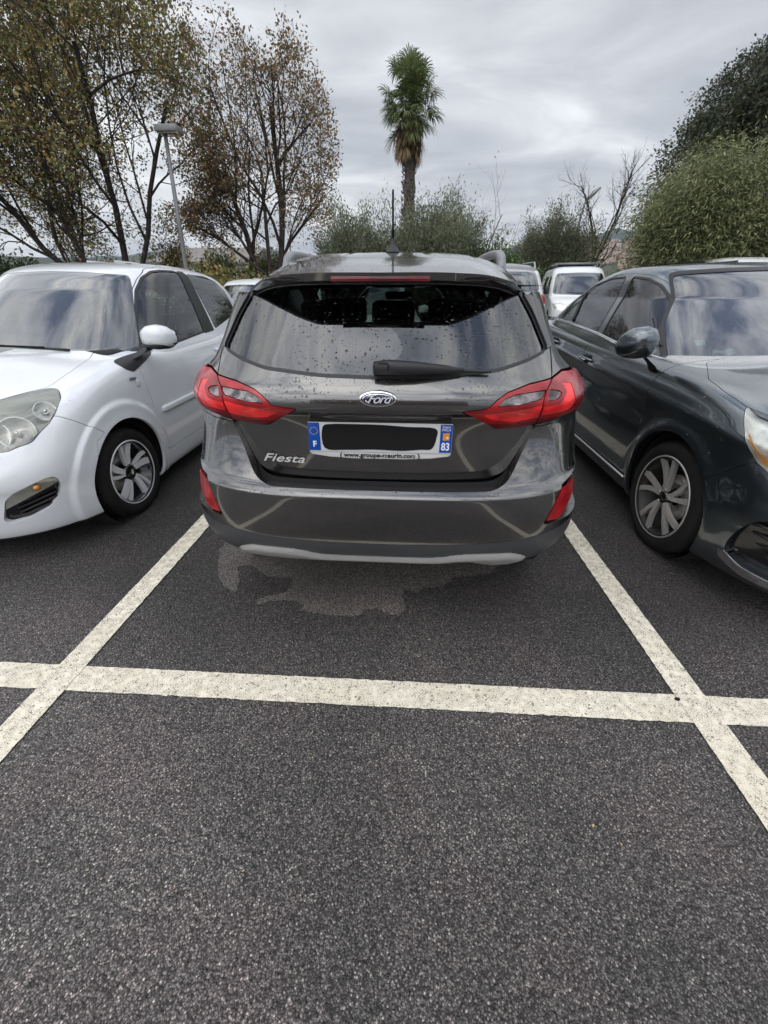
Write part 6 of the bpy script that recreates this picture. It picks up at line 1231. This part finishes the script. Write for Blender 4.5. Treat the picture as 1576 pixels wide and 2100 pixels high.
# vans
def van(label, loc, rz, H=1.86, rack=True, win=True):
    root = empty('delivery_van', loc, rz); tag(root, label, 'van')
    def vr(z, W, y, n=3.2, D=.5, yf=.03): return (z, W, y, n, D, yf, 4, .3)
    rows = [vr(.22,.70,.20), vr(.24,.80,.05), vr(.35,.84,.0), vr(.55,.855,-.0), vr(.75,.86,.03), vr(.86,.86,.10), vr(.93,.855,.25), vr(.99,.85,.50), vr(1.03,.85,.78), vr(1.06,.85,.86), vr(1.20,.84,.98), vr(1.38,.82,1.14), vr(1.55,.79,1.30), vr(1.66,.765,1.42), vr(H-.12,.75,1.55), vr(H-.05,.71,1.66), vr(H,.60,1.85), vr(H+.012,.40,2.1,3,.4), vr(H+.018,.15,2.4,3,.3)]
    A = Patch.grid(shell(rows, 4.1, m=4, nn=60, nf=16, ns=60)); arc = lambda V: np.minimum(np.hypot(V[:, 1]-.80, V[:, 2]-.32), np.hypot(V[:, 1]-3.40, V[:, 2]-.32))-.35; A = A.outside(arc(A.V))
    def take(A, f, name, mat, o=-.002, par=root, split=False):
        p, B = A.inside(f(A)), A.outside(f(A))
        for s in ((-1, 1) if split else (0,)):
            q = p.inside(lambda V: -s*V[:, 0]) if s else p
            if len(q.T): q.off(o).build(name, mat, par, skirt=.012)
        return B
    A = take(A, lambda P: np.maximum(sdf(xz(P.V), rpoly(msym([(0,1.07), (.72,1.09), (.77,1.14), (.70,1.60), (.64,1.665), (0,1.68)]), .04, 3)), P.V[:, 1]-(1.22+.75*(P.V[:, 2]-1.06))), 'windscreen', M['glass_screen'])
    A = take(A, lambda P: np.maximum(sdf(side(P.V), rpoly([(1.32,1.10), (1.42,1.28), (1.60,1.52), (1.75,1.60), (2.02,1.60), (2.02,1.10)], .05, 3)), .5-np.abs(P.V[:, 0])), 'side_window', M['glass'], split=True)
    if win: A = take(A, lambda P: np.maximum(sdf(side(P.V), rpoly([(2.35,1.22), (2.35,1.60), (3.05,1.60), (3.05,1.22)], .05, 3)), .5-np.abs(P.V[:, 0])), 'side_window', M['glass'], split=True)
    A = take(A, lambda P: np.maximum(sdf(front(P.V), rpoly([(.45,.66), (.80,.70), (.84,.84), (.62,.86), (.47,.80)], .03, 3)), P.V[:, 1]-.5), 'headlamp', M['bright_lamp'], -.01, split=True)
    A = take(A, lambda P: np.maximum(sdf(xz(P.V), rpoly([(-.42,.62), (.42,.62), (.38,.74), (-.38,.74)], .03, 3)), P.V[:, 1]-.5), 'front_grille', M['black_plastic'], -.02)
    A = take(A, lambda P: np.maximum(P.V[:, 2]-.50, P.V[:, 1]-.42), 'front_bumper', M['grey_plastic'], .008)
    A = take(A, lambda P: np.maximum(np.maximum(sdf(side(P.V), rpoly([(1.25,.52), (2.95,.52), (2.95,.64), (1.25,.64)], .02, 3)), .5-np.abs(P.V[:, 0])), 0*P.V[:, 0]-1), 'side_moulding', M['black_plastic'], .008, split=True)
    for y in (1.22, 2.14, 3.02):
        b = A.inside(lambda V: np.maximum(np.abs(V[:, 1]-y-.0)-.004, np.maximum(.4-V[:, 2], V[:, 2]-1.66))); A = A.outside(lambda V: np.maximum(np.abs(V[:, 1]-y)-.004, np.maximum(.4-V[:, 2], V[:, 2]-1.66)))
    A.build('body', M['far_white'], root, skirt=.01)
    for s in (-1, 1):
        for y in (.80, 3.40): wheel(root, s*.83, y, .31, .20, .18, s, [[(r*cos(a+da), r*sin(a+da)) for r, da in ((.05,-.4), (.18,-.14), (.18,.14), (.05,.4))] for a in np.arange(5)*2*pi/5], M, detail=False, face='satin')
        V, F = superblob([((s*.86,1.24,1.20), (0,.04,0), (0,0,.09)), ((s*.94,1.22,1.20), (0,.06,0), (0,0,.12)), ((s*1.02,1.24,1.20), (0,.03,0), (0,0,.09))], 16); mesh_obj('side_mirror', V, F, M['black_plastic'], root)
    if rack:
        gs = [tube_geo([(s*.66, 1.95, H-.01), (s*.66, 1.98, H+.10), (s*.66, 3.7, H+.10), (s*.66, 3.9, H+.0)], .014, 6) for s in (-1, 1)]+[tube_geo([(-.66, y, H+.10), (.66, y, H+.10)], .014, 6) for y in (1.98, 2.5, 3.0, 3.6)]
        mesh_obj('roof_rack', *join(*gs), M['rail_grey'], root); rbox('roof_board', (0, 2.9, H+.07), (1.15, 1.5, .03), M['grey_plastic'], root, w=.008)
    tube('wiper', [(.55, .84, 1.09), (0, .83, 1.12), (-.4, .86, 1.14)], .01, M['rubber'], root, 6)
    for x in (-.38, .38): seat(root, x, 2.0, .55)
    rbox('dashboard', (0, 1.35, 1.0), (1.4, .5, .14), M['dark'], root, w=.05); rbox('bulkhead', (0, 2.3, .9), (1.45, .04, 1.1), M['dark'], root, w=.01); wheel_well(root, .80, .32, .35, .84); wheel_well(root, 3.40, .32, .35, .84); rbox('cabin_floor', (0, 1.9, .42), (1.5, 1.4, .10), M['void'], root, w=.03)
    return root
van('white panel van with a roof rack, facing the camera under the leafless tree', (5.05, 13.2, .17), R(-9))
van('white van seen side on above the roof of the right car', (9.05, 11.0, .11), R(0), H=2.02, rack=False)
# ------------------------------------------------------------------ buildings, hills, town
def wallmat(name, col, course=0):
    m, nt, b, N, L = newmat(name); tc = N('ShaderNodeTexCoord'); n = N('ShaderNodeTexNoise'); n.inputs['Scale'].default_value = 2; n.inputs['Detail'].default_value = 6; L(tc.outputs['Object'], n.inputs['Vector'])
    br = N('ShaderNodeTexBrick'); br.inputs['Scale'].default_value = 2.2; br.inputs['Color1'].default_value = (*col, 1); br.inputs['Color2'].default_value = (*[c*.65 for c in col], 1); br.inputs['Mortar'].default_value = (*[c*.45 for c in col], 1); br.inputs['Mortar Size'].default_value = .02 if course else 0
    mp = N('ShaderNodeMapping'); mp.inputs['Rotation'].default_value = (R(90), 0, 0); L(tc.outputs['Object'], mp.inputs[0]); L(mp.outputs[0], br.inputs[0])
    mr = N('ShaderNodeMapRange'); L(n.outputs['Fac'], mr.inputs[0]); mr.inputs[3].default_value = .7; mr.inputs[4].default_value = 1.3; mx = N('ShaderNodeMix'); mx.data_type = 'RGBA'; mx.blend_type = 'MULTIPLY'; mx.inputs[0].default_value = 1; 
    if course: L(br.outputs[0], mx.inputs[6])
    else: mx.inputs[6].default_value = (*col, 1)
    L(mr.outputs[0], mx.inputs[7]); L(mx.outputs[2], b.inputs['Base Color']); b.inputs['Roughness'].default_value = .9; return m
M['stone'] = wallmat('stone_wall', (.26, .22, .18), 1); M['render_white'] = wallmat('white_render', (.72, .70, .66)); M['render_beige'] = wallmat('beige_render', (.60, .47, .38)); M['render_pink'] = wallmat('pink_render', (.62, .46, .40)); M['tile'] = wallmat('roof_tile', (.27, .19, .15)); M['slate'] = wallmat('grey_roof', (.22, .20, .18))
def house(name, label, cat, loc, s, rz, wall, roof, group=None, floors=2, flat=False):
    root = empty(name, loc, rz); tag(root, label, cat, group); w, d, h = s
    V, F = box_geo((0, 0, h/2), s); mesh_obj('wall', V, F, M[wall], root, smooth=False)
    if flat: rf = rbox('roof', (0, 0, h+.12), (w+.4, d+.4, .28), M[roof], root, w=.03)
    else:
        r = h+w*.16; V = [(-w/2-.3,-d/2-.3,h), (w/2+.3,-d/2-.3,h), (w/2+.3,d/2+.3,h), (-w/2-.3,d/2+.3,h), (-w/2-.3,0,r), (w/2+.3,0,r)]; V += [(x, y, z+.15) for x, y, z in V]
        rf = mesh_obj('roof', V, [(0,1,5,4), (2,3,4,5), (0,4,3), (1,2,5), (6,10,11,7), (8,11,10,9), (0,6,7,1), (2,8,9,3), (1,7,11,5), (5,11,8,2), (0,4,10,6), (4,3,9,10)], M[roof], root, smooth=False)
    n = max(2, int(w/3)); 
    for fl in range(floors):
        for i in range(n):
            fr = rbox('window', (-w/2+w*(i+.5)/n, -d/2-.01, h*(fl+.55)/floors), (min(1.1, w/n*.5), .06, h/floors*.45), M['lamp_grey'], root, w=.01, seg=1)
            if s[0] > 14 and loc[1] < 100: rbox('pane', (-w/2+w*(i+.5)/n, -d/2-.045, h*(fl+.55)/floors), (min(.95, w/n*.42), .02, h/floors*.38), M['black_gloss'], fr, w=.004, seg=1)
    return root
house('low_building', 'long low white building with a grey roof, left behind the forked oak', 'building', (-22.6, 44, -.2), (9.5, 8, 3.7), 0, 'render_white', 'slate', flat=True, floors=1)
house('low_building', 'white walled building with grey roof, beyond the undergrowth beside the grey hatchback', 'building', (-13.2, 31, .2), (6.0, 5, 2.6), 0, 'render_white', 'slate', floors=1)
house('stone_building', 'stone fronted building across the lane behind the camera', 'building', (0, -34, 0), (26, 6, 4.6), R(180), 'stone', 'tile', floors=1)
def hillmat():
    m, nt, b, N, L = newmat('wooded_hill'); tc = N('ShaderNodeTexCoord'); n = N('ShaderNodeTexNoise'); n.inputs['Scale'].default_value = .02; n.inputs['Detail'].default_value = 9; n.inputs['Roughness'].default_value = .7; L(tc.outputs['Object'], n.inputs['Vector'])
    cr = N('ShaderNodeValToRGB'); L(n.outputs['Fac'], cr.inputs[0]); cr.color_ramp.elements[0].position = .38; cr.color_ramp.elements[0].color = (.025,.035,.022,1); cr.color_ramp.elements[1].position = .68; cr.color_ramp.elements[1].color = (.085,.095,.055,1); L(cr.outputs[0], b.inputs['Base Color']); b.inputs['Roughness'].default_value = 1; return m
M['hill'] = hillmat()
# town on the far slope
rng = np.random.default_rng(12)
protos = []
def town_house(i, loc, s, rz):
    k = int(rng.integers(0, 5))
    if len(protos) <= 4: 
        o = house('town_house', 'x', 'house', (0, 0, 0), (10, 9, 6.5), 0, ['render_beige', 'render_pink', 'render_white', 'render_beige', 'render_pink'][len(protos)], 'tile', 'houses of the distant town', floors=2, flat=len(protos) in (1, 3)); protos.append(o)
    else: o = copy_tree(protos[k])
    o.location = loc; o.scale = s; o.rotation_euler = (0, 0, rz); o['label'] = 'small pale house of the distant town between the vans and the bamboo'; o['group'] = 'houses of the distant town'
def slope_z(y): return hermite(np.array([y]), [0,230,330,450,600,760,1000], [-26,-27,13,27,42,47,-30])[0]
xs_ = np.linspace(-900, 900, 60); ys_ = np.linspace(232, 990, 50)
Vh = [(x, y, slope_z(y)+2.0*sin(x*.021+y*.013)*(1 if 300 < y < 900 else 0)) for y in ys_ for x in xs_]
tag(mesh_obj('hillside', Vh, [(j*60+i, j*60+i+1, (j+1)*60+i+1, (j+1)*60+i) for j in range(49) for i in range(59)], M['hill']), kind='structure')
for i in range(130):
    y = rng.uniform(330, 590); x = y*rng.uniform(.24, .56); z = float(slope_z(y))-.8
    town_house(i, (x, y, z), (rng.uniform(.8, 1.6), 1, rng.uniform(1.0, 2.0)), rng.uniform(-.4, .4))
def hill(y0, depth, prof, seed, base=-26):
    rng = np.random.default_rng(seed); xs = np.linspace(prof[0][0], prof[-1][0], 160); h = hermite(xs, [p[0] for p in prof], [p[1] for p in prof]); G = []
    bump = sum(rng.normal()*np.sin(xs/w*2*pi+rng.uniform(0, 6))*a for w, a in ((900, 8), (410, 6), (170, 4), (90, 3), (45, 2)))
    for j in range(26):
        t = j/12.5; f = smooth01(np.array([t if t < 1 else 2-t]))[0]; G.append(np.stack([xs, np.full(len(xs), y0+depth*(t-1)), base+(h-base+bump*f)*f+rng.normal(size=len(xs))*3*f*(1 if j != 13 else .5)], 1))
    G = np.array(G); n = G.shape[1]; tag(mesh_obj('hill', G.reshape(-1, 3), [(j*n+i, j*n+i+1, (j+1)*n+i+1, (j+1)*n+i) for j in range(25) for i in range(n-1)], M['hill']), kind='structure')
hill(1900, 700, [(-2600,60), (-1400,120), (-700,150), (-200,115), (200,130), (500,170), (850,205), (1200,215), (1800,180), (3000,90)], 2)
# air between here and the hills
hz = mesh_obj('haze', *box_geo((0, 1330, 120), (8100, 8600, 304)), None or M['void'], None, smooth=False)
m_, nt_, b_, N_, L_ = newmat('haze_air'); nt_.nodes.remove(b_); pv = N_('ShaderNodeVolumePrincipled'); pv.inputs['Color'].default_value = (.66, .80, 1, 1); pv.inputs['Density'].default_value = .00020; pv.inputs['Anisotropy'].default_value = .2
L_(pv.outputs[0], nt_.nodes['Material Output'].inputs['Volume']); hz.data.materials.clear(); hz.data.materials.append(m_); tag(hz, kind='stuff')
